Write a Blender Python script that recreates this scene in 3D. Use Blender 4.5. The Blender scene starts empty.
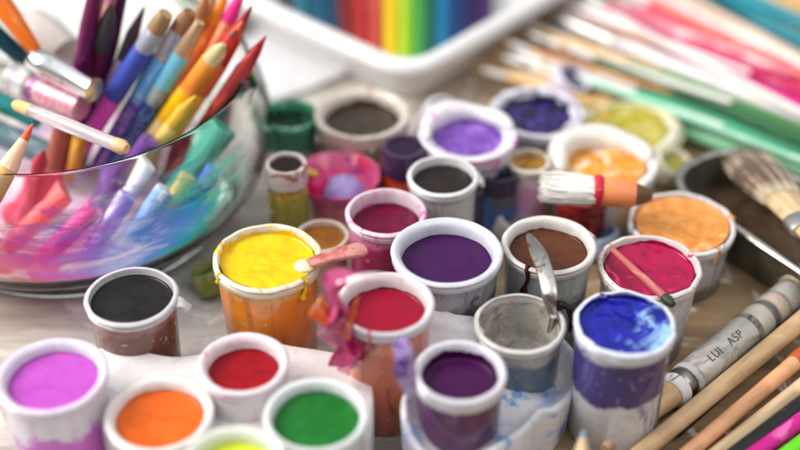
import bpy, math, random
from mathutils import Vector, Matrix, Quaternion, noise as mn
random.seed(7)
PI = math.pi
S = 0.01                                   # everything below is written in centimetres
scene = bpy.context.scene
COL = scene.collection

# ------------------------------------------------------------------ camera model
FPX = 60/36*800
PITCH = math.radians(37); DIST = 50.0; ZC = 3.5
FW = Vector((0, math.cos(PITCH), -math.sin(PITCH))); UP = Vector((0, math.sin(PITCH), math.cos(PITCH)))
CAM = Vector((0, 0, ZC)) - FW*DIST
def at(px, py, z):
    """the point at height z (cm) seen at photo pixel px, py"""
    d = FW + Vector((1, 0, 0))*((px-400)/FPX) - UP*((py-225)/FPX)
    t = (z-CAM.z)/d.z
    return CAM + d*t
def aty(px, py, y):
    """the point on the upright plane at depth y (cm) seen at photo pixel px, py"""
    d = FW + Vector((1, 0, 0))*((px-400)/FPX) - UP*((py-225)/FPX)
    return CAM + d*((y-CAM.y)/d.y)
def scale_at(p):                            # pixels per cm
    return FPX/((p-CAM).dot(FW))

# ------------------------------------------------------------------ materials
def srgb(r, g, b):
    f = lambda c: (c/255/12.92 if c/255 <= .04045 else ((c/255+.055)/1.055)**2.4)
    return (f(r), f(g), f(b), 1)
class Mat:
    def __init__(s, name):
        s.m = bpy.data.materials.new(name); s.m.use_nodes = True
        s.n = s.m.node_tree.nodes; s.l = s.m.node_tree.links
        s.b = s.n['Principled BSDF']; s.out = s.n['Material Output']
        s.co = s.n.new('ShaderNodeTexCoord').outputs['Object']
    def link(s, a, b): s.l.new(a, b)
    def math(s, op, a, b=None, clamp=False):
        n = s.n.new('ShaderNodeMath'); n.operation = op; n.use_clamp = clamp
        for i, v in enumerate((a, b)):
            if v is None: continue
            if isinstance(v, (int, float)): n.inputs[i].default_value = v
            else: s.link(v, n.inputs[i])
        return n.outputs[0]
    def noise(s, scale, detail=3, rough=.5, dist=0, seed=0, vec=None, stretch=None):
        n = s.n.new('ShaderNodeTexNoise'); n.inputs['Scale'].default_value = scale
        n.inputs['Detail'].default_value = detail; n.inputs['Roughness'].default_value = rough
        n.inputs['Distortion'].default_value = dist
        mp = s.n.new('ShaderNodeMapping'); mp.inputs['Location'].default_value = (seed*1.37, seed*.71, seed*2.3)
        if stretch: mp.inputs['Scale'].default_value = stretch
        s.link(vec if vec is not None else s.co, mp.inputs[0]); s.link(mp.outputs[0], n.inputs['Vector'])
        return n.outputs['Fac']
    def step(s, v, lo, hi):
        n = s.n.new('ShaderNodeMapRange'); n.interpolation_type = 'SMOOTHSTEP'
        n.inputs['From Min'].default_value = lo; n.inputs['From Max'].default_value = hi
        s.link(v, n.inputs['Value']); return n.outputs['Result']
    def mix(s, f, a, b):
        n = s.n.new('ShaderNodeMix'); n.data_type = 'RGBA'
        if isinstance(f, (int, float)): n.inputs[0].default_value = f
        else: s.link(f, n.inputs[0])
        for i, v in ((6, a), (7, b)):
            if isinstance(v, tuple): n.inputs[i].default_value = v
            else: s.link(v, n.inputs[i])
        return n.outputs[2]
    def ramp(s, v, stops, interp='LINEAR'):
        n = s.n.new('ShaderNodeValToRGB'); e = n.color_ramp.elements; n.color_ramp.interpolation = interp
        while len(e) < len(stops): e.new(.5)
        for q, (p, c) in zip(e, stops): q.position = p; q.color = c
        s.link(v, n.inputs[0]); return n.outputs[0]
    def xyz(s):
        n = s.n.new('ShaderNodeSeparateXYZ'); s.link(s.co, n.inputs[0]); return n.outputs
    def col(s, c):
        if isinstance(c, tuple): s.b.inputs['Base Color'].default_value = c
        else: s.link(c, s.b.inputs['Base Color'])
        return s
    def set(s, **k):
        for a, v in k.items():
            key = {'rough': 'Roughness', 'metal': 'Metallic', 'coat': 'Coat Weight', 'trans': 'Transmission Weight', 'ior': 'IOR', 'sss': 'Subsurface Weight', 'spec': 'Specular IOR Level', 'sheen': 'Sheen Weight'}[a]
            if isinstance(v, (int, float)): s.b.inputs[key].default_value = v
            else: s.link(v, s.b.inputs[key])
            if a == 'sss': s.b.inputs['Subsurface Radius'].default_value = (1, .9, .8); s.b.inputs['Subsurface Scale'].default_value = .0025
        return s
    def bump(s, h, strength=.3, dist=.0005):
        n = s.n.new('ShaderNodeBump'); n.inputs['Strength'].default_value = strength; n.inputs['Distance'].default_value = dist
        s.link(h, n.inputs['Height']); s.link(n.outputs[0], s.b.inputs['Normal']); return s
_seed = [0]
def nseed(): _seed[0] += 1; return _seed[0]

WHITE = srgb(226, 222, 224)
def plastic(name, base=WHITE, stain=None, smear=.0, z0=None, z1=None, wob=.8, sss=.15, rough=.24, second=None, scale=110, trans=0):
    """moulded plastic with paint smears; between heights z0 and z1 (cm) the paint inside shows through the wall"""
    m = Mat(name); k = nseed()
    base = tuple(v*.86 for v in base[:3])+(1,)
    c = m.mix(m.step(m.noise(300, 4, .6, seed=k), .45, .75), base, tuple(v*.86 for v in base[:3])+(1,))
    if stain:
        if z0 is not None:
            n = m.noise(70, 3, .55, .6, seed=k+3)
            zz = m.math('ADD', m.xyz()[2], m.math('MULTIPLY', m.math('SUBTRACT', n, .5), wob*S*2))
            a = m.step(zz, (z0-.12)*S, (z0+.12)*S); b = m.step(zz, (z1+.15)*S, (z1-.15)*S)
            mk = m.math('MULTIPLY', a, b)
            tone = m.mix(m.noise(120, 4, .6, .5, seed=k+9), stain, tuple(v*.72+.02 for v in stain[:3])+(1,))
            c = m.mix(mk, c, tone)
        if smear > 0:
            n = m.noise(scale, 5, .62, 1.2, seed=k+5)
            c = m.mix(m.step(n, .74-smear*.5, .82-smear*.5), c, stain)
            if second:
                n = m.noise(scale*1.4, 5, .62, 1.0, seed=k+15)
                c = m.mix(m.step(n, .70-smear*.3, .74-smear*.3), c, second)
    if stain and name.startswith('cup'):
        n = m.noise(170, 5, .6, .5, seed=k+25, stretch=(1, 1, .16))
        c = m.mix(m.math('MULTIPLY', m.step(n, .54, .66), .75), c, second or stain)
        n = m.noise(240, 5, .65, 1, seed=k+35)
        c = m.mix(m.math('MULTIPLY', m.step(n, .62, .7), .6), c, tuple(v*.9 for v in WHITE[:3])+(1,))
    m.col(c).set(rough=rough, sss=sss, coat=.35, trans=trans)
    m.bump(m.noise(160, 3, seed=k+2), .15, .0006)
    return m.m
def paint(name, c1, c2=None, c3=None, rough=.26, swirl=90, lumps=.0, spec=.32, bias=None):
    m = Mat(name); k = nseed()
    dk = lambda c, q=None: tuple(v*(q or .6+.4*(.2*c[0]+.7*c[1]+.1*c[2])) for v in c[:3])+(1,)
    c1 = dk(c1); c2 = dk(c2) if c2 else dk(c1); c3 = dk(c3, .85) if c3 else None
    if not lumps and not c3: c2 = tuple(a*.25+b*.75 for a, b in zip(c1, c2))
    w = m.noise(swirl, 4, .55, 1.8, seed=k)
    c = m.mix(m.step(w, .36, .68), c1, c2)
    if c3:
        q = m.noise(swirl*1.0, 6, .62, 1.4, seed=k+7)
        if bias: q = m.math('ADD', q, m.math('ADD', m.math('MULTIPLY', m.xyz()[0], bias[0]), m.math('ADD', m.math('MULTIPLY', m.xyz()[1], bias[1]), -.06)))
        c = m.mix(m.step(q, .5, .68), c, c3)
    m.col(c).set(rough=m.ramp(m.noise(200, 3, seed=k+4), [(0, (rough*.8,)*3+(1,)), (1, (rough*1.25,)*3+(1,))]), spec=spec if (lumps or c3) else .18)
    m.bump(m.noise(150, 4, .6, .8, seed=k+2), .16+lumps, .0009)
    return m.m
def coat_mat(name, c, c2=None, amt=.3, rough=.45, metal=0, along=(1, 1, .25), scale=260):
    """painted handle with chips and smears running along it"""
    m = Mat(name); k = nseed()
    c2 = c2 or tuple(min(1, v*1.5+.04) for v in c[:3])+(1,)
    n = m.noise(scale, 5, .6, .6, seed=k, stretch=along)
    m.col(m.mix(m.step(n, .66-amt*.35, .74-amt*.2), c, c2)).set(rough=rough, metal=metal, spec=.3)
    m.bump(n, .2, .0004); return m.m
def wood(name, c, dark=.6, rough=.5):
    m = Mat(name); k = nseed()
    g = m.noise(330, 4, .6, .4, seed=k, stretch=(1, 1, .06)); h = m.noise(60, 3, .5, .3, seed=k+1)
    a = m.mix(m.step(g, .35, .68), c, tuple(v*dark for v in c[:3])+(1,))
    m.col(m.mix(m.step(h, .45, .75), a, tuple(min(1, v*1.15) for v in c[:3])+(1,))).set(rough=rough)
    m.bump(g, .25, .0003); return m.m
def metal_mat(name, c=(.72, .71, .69, 1), rough=.3, dirt=None, amt=.3):
    m = Mat(name); k = nseed()
    n = m.noise(140, 5, .6, .6, seed=k)
    m.col(m.mix(m.step(n, .62-amt*.3, .72-amt*.2), c, dirt or tuple(v*.5 for v in c[:3])+(1,)))
    m.set(rough=rough, metal=m.math('SUBTRACT', 1, m.math('MULTIPLY', m.step(n, .6, .72), .6))); m.bump(n, .15, .0004); return m.m
def clear(name, c=(.95, .95, .95, 1), rough=.06, trans=.85, ior=1.35):
    m = Mat(name); m.col(c).set(rough=rough, trans=trans, ior=ior); m.bump(m.noise(120, 3, seed=nseed()), .2, .0006); return m.m
def bristle_mat(name, c, tip=None, L=1.5):
    m = Mat(name); k = nseed()
    g = m.noise(700, 3, .6, seed=k, stretch=(1, 1, .03))
    a = m.mix(m.step(g, .35, .65), c, tuple(v*.62 for v in c[:3])+(1,))
    if tip: a = m.mix(m.step(m.math('ADD', m.xyz()[2], m.math('MULTIPLY', m.noise(200, 3, seed=k+2), .003)), (L-.5)*S, (L+.3)*S), a, tip)
    m.col(a).set(rough=.55, sheen=.2); m.bump(g, .5, .0006); return m.m

# ------------------------------------------------------------------ geometry
class MB:
    def __init__(s): s.v = []; s.f = []
    def lathe(s, prof, n=64, wob=0, wf=2.0, seed=0, closed=False, flat=1.0, start=0, radial=None):
        """prof: (r, z) pairs; r == 0 ends are poles"""
        rings = []
        for r, z in prof:
            if r == 0:
                rings.append([len(s.v)]); s.v.append((0, 0, z)); continue
            ring = []
            for i in range(n):
                a = start+2*PI*i/n
                d = wob*mn.noise((math.cos(a)*wf+seed, math.sin(a)*wf+seed*.7, z*.6+seed)) if wob else 0
                e = wob*.6*mn.noise((math.cos(a)*wf*.8+seed*2.1, math.sin(a)*wf*.8, seed+4)) if wob else 0
                q = r+d
                if radial: q = radial(a, r, z)
                ring.append(len(s.v)); s.v.append((q*math.cos(a), q*math.sin(a)*flat, z+e))
            rings.append(ring)
        pairs = list(zip(rings, rings[1:]))
        if closed: pairs.append((rings[-1], rings[0]))
        for a, b in pairs:
            if len(a) == 1 and len(b) == 1: continue
            for i in range(n):
                j = (i+1) % n
                if len(a) == 1: s.f.append((a[0], b[j], b[i]))
                elif len(b) == 1: s.f.append((a[i], a[j], b[0]))
                else: s.f.append((a[i], a[j], b[j], b[i]))
        return s
    def tube(s, pts, rad, n=8, cap=True):
        """pts: Vectors; rad: number or list"""
        pts = [Vector(p) for p in pts]; rings = []
        ref = Vector((0, 0, 1))
        for i, p in enumerate(pts):
            t = (pts[min(i+1, len(pts)-1)]-pts[max(i-1, 0)]).normalized()
            if abs(t.dot(ref)) > .95: ref = Vector((1, 0, 0))
            a = t.cross(ref).normalized(); b = t.cross(a).normalized(); ref = -b if abs(t.dot(b)) < .9 else ref
            b = t.cross(a).normalized()
            r = rad[i] if isinstance(rad, (list, tuple)) else rad
            ring = []
            for k in range(n):
                w = 2*PI*k/n; ring.append(len(s.v)); s.v.append(tuple(p+a*(math.cos(w)*r)+b*(math.sin(w)*r)))
            rings.append(ring)
        for a, b in zip(rings, rings[1:]):
            for k in range(n): s.f.append((a[k], a[(k+1) % n], b[(k+1) % n], b[k]))
        if cap: s.f.append(tuple(reversed(rings[0]))); s.f.append(tuple(rings[-1]))
        return s
    def slab(s, top, thick):
        """closed sheet from a grid of Vectors (rows x cols), thick downwards along -normal"""
        R, C = len(top), len(top[0]); base = len(s.v)
        nor = []
        for i in range(R):
            for j in range(C):
                du = top[min(i+1, R-1)][j]-top[max(i-1, 0)][j]; dv = top[i][min(j+1, C-1)]-top[i][max(j-1, 0)]
                q = du.cross(dv); nor.append(q.normalized() if q.length > 1e-9 else Vector((0, 0, 1)))
        for i in range(R):
            for j in range(C): s.v.append(tuple(top[i][j]))
        for i in range(R):
            for j in range(C): s.v.append(tuple(top[i][j]-nor[i*C+j]*thick))
        N = R*C; g = lambda i, j: base+i*C+j
        for i in range(R-1):
            for j in range(C-1):
                s.f.append((g(i, j), g(i+1, j), g(i+1, j+1), g(i, j+1))); s.f.append((N+g(i, j), N+g(i, j+1), N+g(i+1, j+1), N+g(i+1, j)))
        for i in range(R-1):
            for j in (0, C-1): s.f.append((g(i, j), g(i+1, j), N+g(i+1, j), N+g(i, j)))
        for j in range(C-1):
            for i in (0, R-1): s.f.append((g(i, j), g(i, j+1), N+g(i, j+1), N+g(i, j)))
        return s
    def loops(s, loops, cap0=True, cap1=True, closed=False):
        """skin a list of equally long closed vertex loops"""
        rings = []
        for L in loops:
            rings.append([len(s.v)+i for i in range(len(L))]); s.v.extend(tuple(p) for p in L)
        n = len(rings[0]); pr = list(zip(rings, rings[1:]))
        if closed: pr.append((rings[-1], rings[0]))
        for a, b in pr:
            for i in range(n): s.f.append((a[i], a[(i+1) % n], b[(i+1) % n], b[i]))
        if not closed:
            if cap0: s.f.append(tuple(reversed(rings[0])))
            if cap1: s.f.append(tuple(rings[-1]))
        return s
    def build(s, name, mat, parent=None, sharp=50):
        me = bpy.data.meshes.new(name)
        me.from_pydata([tuple(c*S for c in v) for v in s.v], [], s.f)
        me.polygons.foreach_set('use_smooth', [True]*len(me.polygons))
        import bmesh
        bm = bmesh.new(); bm.from_mesh(me); bmesh.ops.recalc_face_normals(bm, faces=bm.faces); bm.to_mesh(me); bm.free()
        me.set_sharp_from_angle(angle=math.radians(sharp))
        me.materials.append(mat)
        o = bpy.data.objects.new(name, me); COL.objects.link(o)
        if parent: o.parent = parent
        return o
def tag(o, label=None, cat=None, group=None, kind=None):
    for k, v in (('label', label), ('category', cat), ('group', group), ('kind', kind)):
        if v: o[k] = v
    return o
def empty(name, loc, label, cat, group=None, quat=None):
    o = bpy.data.objects.new(name, None); COL.objects.link(o); o.empty_display_size = .01
    o.location = Vector(loc)*S
    if quat: o.rotation_mode = 'QUATERNION'; o.rotation_quaternion = quat
    return tag(o, label, cat, group)

# ------------------------------------------------------------------ table
def table():
    m = Mat('table_wood'); k = nseed()
    warm = m.mix(m.step(m.noise(90, 6, .65, .5, seed=k, stretch=(.12, 1, 1)), .3, .7), srgb(168, 140, 105), srgb(122, 98, 72))
    grey = m.mix(m.step(m.noise(80, 6, .65, .5, seed=k+4, stretch=(.2, 1, 1)), .35, .7), srgb(198, 193, 185), srgb(158, 150, 140))
    x = m.xyz()
    side = m.math('ADD', x[0], m.math('MULTIPLY', m.math('SUBTRACT', m.noise(14, 3, seed=k+8), .5), .08))
    c = m.mix(m.step(side, -.01, .06), grey, warm)
    c = m.mix(m.step(m.noise(45, 5, .65, 1.2, seed=k+6), .56, .66), c, srgb(218, 212, 206))
    c = m.mix(m.step(m.noise(70, 4, .6, 1, seed=k+16), .72, .75), c, srgb(90, 110, 130))
    m.col(c).set(rough=.5); m.bump(m.noise(120, 5, .6, .4, seed=k, stretch=(.15, 1, 1)), .3, .0005)
    b = MB(); n = 8
    grid = [[Vector((-90+180*j/n, -60+200*i/n, 0)) for j in range(n+1)] for i in range(n+1)]
    b.slab(grid, -3) if False else b.slab([[p for p in r] for r in reversed(grid)], 3)
    o = b.build('table_top', m.m); tag(o, kind='structure')
table()

# ------------------------------------------------------------------ paint pots
def pot(px, py, w, h, label, col, depth=.55, paint_args=None, rim=None, cup=None, taper=.8, film=.35, lip=.17, skirt=.42,
        bumps=.012, tilt=0, film_noise=1, crust=None, tab=None, name='paint_pot', cat='paint pot', group='open paint pots', drips=(), dripcol=None, n=72, wob=.016, rag=0):
    c = at(px, py, h); R = w/2/scale_at(c); k = nseed()
    root = empty(name, (c.x, c.y, 0), label, cat, group)
    rb = R*taper; ro = R*.93; ri1 = R*(1-lip); ri0 = rb-.14
    inner = lambda z: ri0+(ri1-ri0)*max(0, (z-.25))/(h-.25)
    MB().lathe([(0, 0), (rb-.12, 0), (rb, .1), (rb+(ro-rb)*.5, h*.5), (ro, h-.3), (ro, h-.22), (inner(h)+.05, h-.22), (inner(h*.5)+.05, h*.5), (inner(.25)+.05, .25), (0, .25)],
               n=n, wob=wob, seed=k).build('cup', cup, root)
    rimo = MB().lathe([(ri1-.01, h-.55), (ri1, h-.2), (ri1+(R-.12-ri1)*.35, h-.08), (R-.17, h-.012), (R-.11, h), (R-.04, h-.02), (R, h-.075), (R-.02, h-.13), (R-.075, h-.16), (R-.08, h-.19), (R-.03, h-.22), (R-.03, h-skirt+.05), (R-.06, h-skirt), (ro-.03, h-skirt), (ro-.03, h-.25), (ri1+.04, h-.32), (ri1+.03, h-.55)],
               n=n*2, wob=wob*1.3, wf=3, seed=k, closed=True,
               radial=None if not rag else (lambda a, r, z: r+rag*mn.noise((math.cos(a)*4+k, math.sin(a)*4, z*2+k)))).build('rim', rim, root)
    lv = h-depth; rp = inner(lv)-.02
    # paint: surface with meniscus and a film left higher on the wall
    b = MB(); N = 96; rings = []
    nr = 16
    cent = len(b.v); b.v.append((0, 0, lv+bumps*mn.noise((k, 0, 0))))
    for i in range(1, nr+1):
        t = i/nr; ring = []
        for j in range(N):
            a = 2*PI*j/N; x, y = rp*t*math.cos(a), rp*t*math.sin(a)
            z = lv+bumps*(mn.noise((x*1.3+k, y*1.3, k*.3))+.5*mn.noise((x*3+k, y*3, k)))*(1-t**6)+.05*t**8
            ring.append(len(b.v)); b.v.append((x, y, z))
        rings.append(ring)
    for st in range(1, 7):
        ring = []
        for j in range(N):
            a = 2*PI*j/N
            fh = film*(.55+.45*(1-film_noise)+film_noise*.9*mn.noise((math.cos(a)*1.3+k*.9, math.sin(a)*1.3, k))+film_noise*.35*mn.noise((math.cos(a)*6+k, math.sin(a)*6, k)))
            fh = min(max(.03, fh), depth-.12)
            z = lv+.05+fh*st/6; r = inner(z)-.022
            ring.append(len(b.v)); b.v.append((r*math.cos(a), r*math.sin(a), z))
        rings.append(ring)
    for j in range(N): b.f.append((cent, rings[0][j], rings[0][(j+1) % N]))
    for a, c2 in zip(rings, rings[1:]):
        for j in range(N): b.f.append((a[j], c2[j], c2[(j+1) % N], a[(j+1) % N]))
    pm = paint(name+'_'+'colour', *col, **(paint_args or {}))
    b.build('paint', pm, root, sharp=80)
    if tab:                                         # snapped-off hinge sticking out of the rim
        ang, L, wd = tab
        g = []
        for i in range(6):
            t = i/5
            g.append([Vector((math.cos(ang)*(R-.06+L*t)-math.sin(ang)*q*wd*(1-.25*t), math.sin(ang)*(R-.06+L*t)+math.cos(ang)*q*wd*(1-.25*t), h-.12-.25*t*t+.05*math.sin(q*3+t*4))) for q in (-.5, -.2, .2, .5)])
        MB().slab(g, .14).build('hinge_tab', rim, rimo)
    for (ang, L, wd) in drips:
        pts = []; rad = []
        for i in range(9):
            t = i/8; rr = R+.02-(.06 if t > .15 else -.0)-max(0, (t*L-.35))*(.07*R/h*2)
            if i == 0: rr = R-.15
            pts.append(Vector((math.cos(ang+.05*math.sin(t*5))*rr, math.sin(ang+.05*math.sin(t*5))*rr, h+.01-t*L if i else h+.01)))
            rad.append(wd*(.8+.5*(t > .75)-.25*math.sin(t*PI)) if i < 8 else wd*.5)
        MB().tube(pts, rad, 10).build('paint_drip', dripcol or pm, rimo)
    if crust:
        a0, a1, rad, cm = crust; pts = []; rr = []
        for i in range(40):
            t = i/39; a = a0+(a1-a0)*t; q = mn.noise((t*5+k, k*.3, 0))
            pts.append(Vector(((R*.82+.25*q)*math.cos(a), (R*.82+.25*q)*math.sin(a), h-.06+.08*mn.noise((t*3.5, k, 2)))))
            rr.append(max(.05, rad*(math.sin(PI*t)**.4)*(.9+.45*mn.noise((t*3+3, k*.7, 1)))))
        MB().tube(pts, rr, 14).build('paint_crust', cm, root, 80)
    return root, pm, R

P = lambda *a: srgb(*a)
# foreground group
pot(52, 374, 112, 4.2, 'pot of orchid pink paint with violet stains down its white side, at the left edge', (P(204, 92, 204), P(192, 80, 194)), .42, film=.05, lip=.2,
    rim=plastic('rim_lilac', P(222, 212, 228), P(170, 150, 205), .1), cup=plastic('cup_orchid', P(225, 220, 230), P(200, 96, 200), .12, 0, 2.6, wob=1.0), taper=.84)
pot(131, 295, 94, 4.0, 'pot of black paint with a silvery rim and torn white tab, beside the glass bowl', (P(34, 32, 34), P(48, 46, 46)), .3, film=.04, lip=.13, skirt=.34,
    rim=plastic('rim_silver', P(205, 200, 205), P(120, 100, 115), .12, rough=.25), cup=plastic('cup_umber', P(150, 110, 100), P(110, 62, 52), .2, .3, 3.4), taper=.86, tab=(-.12, .5, .5))
pot(243, 362, 93, 3.9, 'small white pot of deep red paint set in the white holder', (P(178, 14, 30), P(156, 10, 26)), .55, film=.08, lip=.23,
    rim=plastic('rim_rose', P(228, 216, 220), P(225, 110, 140), .22), cup=plastic('cup_white', WHITE, P(225, 150, 160), .1), taper=.84)
pot(159, 412, 110, 3.4, 'white pot of bright orange paint between the orchid pink and red pots', (P(242, 112, 36), P(232, 98, 28)), .45, film=.1, lip=.2,
    rim=plastic('rim_cream', P(230, 224, 222), P(240, 170, 120), .16), cup=plastic('cup_orange', WHITE, P(238, 130, 60), .1, 0, 1.8), taper=.84)
pot(316, 413, 106, 4.2, 'white pot filled with leaf green paint', (P(34, 128, 46), P(28, 112, 44)), .45, film=.1, lip=.18,
    rim=plastic('rim_clean', P(224, 228, 228), P(160, 205, 180), .1), cup=plastic('cup_mint', WHITE, P(120, 180, 140), .08), taper=.84)
pot(233, 464, 110, 4.7, 'white pot of lime yellow paint cut off by the bottom edge', (P(214, 226, 60), P(200, 214, 50)), .5, film=.1, lip=.2,
    rim=plastic('rim_limed', P(228, 230, 220), P(215, 225, 130), .22), cup=plastic('cup_limed', WHITE, P(210, 225, 80), .1), taper=.84)
yellow, ym, yR = pot(267, 256, 110, 4.4, 'pot of glossy yellow paint with smeared rim and amber see-through side', (P(244, 204, 10), P(236, 186, 8)), .34,
    dict(rough=.16, lumps=.2), film=.3, bumps=.06, lip=.13, rim=plastic('rim_yellow', P(232, 224, 205), P(242, 206, 30), .38, second=P(214, 160, 60)),
    cup=plastic('cup_amber', P(240, 176, 84), P(240, 140, 36), .14, .1, 3.7, wob=.5, sss=.4, rough=.2, second=P(150, 100, 60)), taper=.84, drips=((-.75, .9, .12), (-2.6, .5, .08)), wob=.05)
crim, cm, cR = pot(385, 302, 100, 5.0, 'tall jar of crimson paint with scratched white rim and rusty orange side', (P(172, 12, 50), P(156, 10, 44)), .58, film=.1, lip=.19,
    rim=plastic('rim_crimson', P(228, 218, 222), P(205, 80, 120), .2, second=P(120, 30, 50)),
    cup=plastic('cup_rust', P(236, 150, 126), P(218, 118, 84), .12, .1, 3.7, wob=.7, sss=.3, rough=.22, second=P(130, 66, 50)), taper=.82, drips=((-1.9, .8, .07),), dripcol=plastic('pink_drip', P(226, 90, 140)))
pot(386, 211, 82, 4.2, 'pot of dark magenta paint with bright pink inner wall, behind the crimson jar', (P(128, 14, 62), P(104, 10, 52)), .68, film=.0,
    rim=plastic('rim_pinkish', P(226, 205, 216), P(232, 110, 180), .42), cup=plastic('cup_magenta', P(225, 130, 180), P(170, 30, 95), .3, .2, 3.3), taper=.86, lip=.16)
pot(443, 175, 72, 4.2, 'small white pot of blackish brown paint standing behind the purple pot', (P(42, 34, 34), P(56, 44, 42)), .4, film=.06, lip=.15,
    rim=plastic('rim_white', P(228, 226, 226), P(180, 170, 170), .06), cup=plastic('cup_pale', P(222, 218, 216), P(180, 170, 165), .1), taper=.86, tab=(.0, .3, .7))
pot(447, 250, 113, 4.6, 'large white pot of dark purple paint in the middle, widest of the purple ones', (P(76, 26, 92), P(66, 22, 82)), .6, film=.05, lip=.19,
    rim=plastic('rim_bluish', P(216, 216, 228), P(150, 140, 175), .14), cup=plastic('cup_slate', P(170, 165, 170), P(105, 98, 104), .2, .2, 3.4, wob=1.0, rough=.25), taper=.84)
pot(549, 243, 95, 4.2, 'white pot of chocolate brown paint with a palette knife leaning in it', (P(112, 64, 42), P(96, 52, 34)), .5, film=.15, lip=.18,
    rim=plastic('rim_browned', P(226, 220, 214), P(170, 110, 80), .2), cup=plastic('cup_frosted', P(196, 200, 196), P(150, 155, 150), .2, .2, 2.6, rough=.25), taper=.84, tab=(.55, .3, .8),
    drips=((-2.15, 1.3, .13),), dripcol=paint('dark_red_paint', P(92, 30, 28)))
pot(625, 322, 103, 4.8, 'pot of glossy cobalt blue paint swirled with pale blue', (P(34, 40, 190), P(22, 26, 140), P(160, 200, 244)), .3, dict(rough=.07, lumps=.5, swirl=75, bias=(14, -9)), film=.3, bumps=.14, lip=.09, skirt=.5,
    rim=plastic('rim_blued', P(222, 226, 236), P(120, 150, 220), .26, second=P(40, 50, 170)), cup=plastic('cup_indigo', P(226, 224, 230), P(62, 50, 120), .0, 2.3, 4.2, wob=.5, rough=.2), taper=.92, wob=.05)
rasp, rm, rR = pot(650, 265, 104, 3.7, 'pot of glossy raspberry paint with a speckled rim, behind the cobalt pot', (P(196, 14, 84), P(170, 8, 66), P(226, 60, 130)), .3, dict(rough=.1, lumps=.4, bias=(-5, -6)), film=.25, bumps=.12, lip=.13,
    rim=plastic('rim_speckled', P(228, 216, 212), P(190, 40, 80), .3, second=P(150, 130, 60), scale=240), cup=plastic('cup_grubby', P(210, 206, 208), P(150, 150, 165), .25, .0, 1.0), taper=.84, wob=.05)
peach, pm_, pR = pot(682, 222, 107, 2.7, 'wide pot heaped with peach orange paint, beside the steel tin', (P(242, 164, 84), P(232, 144, 64), P(248, 190, 130)), .16, dict(rough=.2, lumps=.4), film=.1, bumps=.14, lip=.12,
    rim=plastic('rim_peach', P(228, 222, 220), P(236, 150, 70), .3, second=P(130, 140, 160)), cup=plastic('cup_marked', P(206, 202, 202), P(110, 110, 110), .3, .0, .8), taper=.88, drips=((.15, .9, .16), (-1.0, .6, .1)), wob=.05)
# pots in the double holder
gpot, gm, gR = pot(520, 322, 93, 3.8, 'nearly empty grey white pot with brown residue, in the double holder', (P(196, 192, 184), P(176, 170, 160), P(150, 132, 118)), 1.9, film=1.7, film_noise=.15, lip=.1, skirt=.36,
    rim=plastic('rim_grey', P(214, 210, 206), P(170, 140, 122), .24), cup=plastic('cup_bluegrey', P(196, 194, 188), P(92, 108, 124), .14, .2, 2.95, wob=.5, rough=.25), taper=.86, name='paint_pot', paint_args=dict(rough=.25))
plum, plm, plR = pot(460, 370, 94, 4.6, 'round rimmed pot of plum purple paint, in the double holder', (P(84, 20, 88), P(70, 16, 74)), .62, film=.4, film_noise=.4, lip=.19, skirt=.55,
    rim=plastic('rim_thick', P(226, 222, 230), P(180, 160, 200), .06), cup=plastic('cup_plum', P(214, 206, 216), P(84, 24, 80), .04, .3, 4.5, wob=.7, rough=.25), taper=.86)
# middle and back
pot(322, 235, 56, 2.5, 'low pot of amber brown paint tucked behind the yellow pot', (P(176, 110, 30), P(150, 86, 22)), .3, film=.1, rim=plastic('rim_tan', P(224, 212, 196), P(200, 150, 90), .2), cup=plastic('cup_tan', P(214, 200, 180)), taper=.86)
pot(290, 114, 58, 3.2, 'green rimmed pot of dark green paint by the bowl', (P(22, 66, 48), P(14, 52, 38)), .55, film=.3, lip=.2,
    rim=plastic('rim_green', P(70, 160, 124), P(40, 120, 90), .3, second=P(170, 210, 195)), cup=plastic('cup_green', P(214, 206, 190), P(70, 140, 110), .2, 1.6, 3.2), taper=.86)
pot(362, 112, 96, 3.5, 'wide beige pot of murky brown paint in front of the white tray', (P(92, 80, 70), P(70, 58, 50)), .7, film=.3, lip=.2, skirt=.8,
    rim=plastic('rim_beige', P(226, 214, 202), P(196, 170, 150), .3), cup=plastic('cup_beige', P(220, 208, 196), P(150, 120, 110), .25, .2, 1.6), taper=.86, drips=((-1.75, 1.3, .16), (-1.3, .8, .1)), dripcol=plastic('cream_drip', P(214, 208, 180)))
pot(468, 132, 100, 4.0, 'pot of lavender paint with thick white crust and pink edge', (P(146, 96, 200), P(120, 70, 180), P(176, 130, 220)), .4, dict(lumps=.3), film=.2, bumps=.1, lip=.3, skirt=.7,
    rim=plastic('rim_crusted', P(232, 224, 232), P(222, 130, 196), .3, scale=70), cup=plastic('cup_inky', P(200, 196, 205), P(70, 66, 110), .35, .2, 2.4, wob=1.6, second=P(60, 90, 150)), taper=.84, wob=.12, tab=(2.3, .5, 1.0), rag=.05, crust=(.1, 3.4, .58, plastic('crust_white', P(236, 230, 236), P(222, 140, 200), .3, scale=70)))
pot(537, 110, 96, 3.0, 'pot of midnight blue paint with white looped rim, behind the lavender pot', (P(40, 30, 96), P(24, 26, 50), P(86, 60, 160)), .4, dict(lumps=.3, rough=.15), film=.25, bumps=.08, lip=.2,
    rim=plastic('rim_looped', P(226, 222, 232), P(60, 70, 90), .3, scale=80), cup=plastic('cup_lilac', P(220, 212, 224), P(140, 120, 170), .2), taper=.86, wob=.1, crust=(-.9, 2.2, .24, plastic('crust_pale', P(228, 222, 236), P(60, 60, 90), .35, scale=80)))
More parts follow.
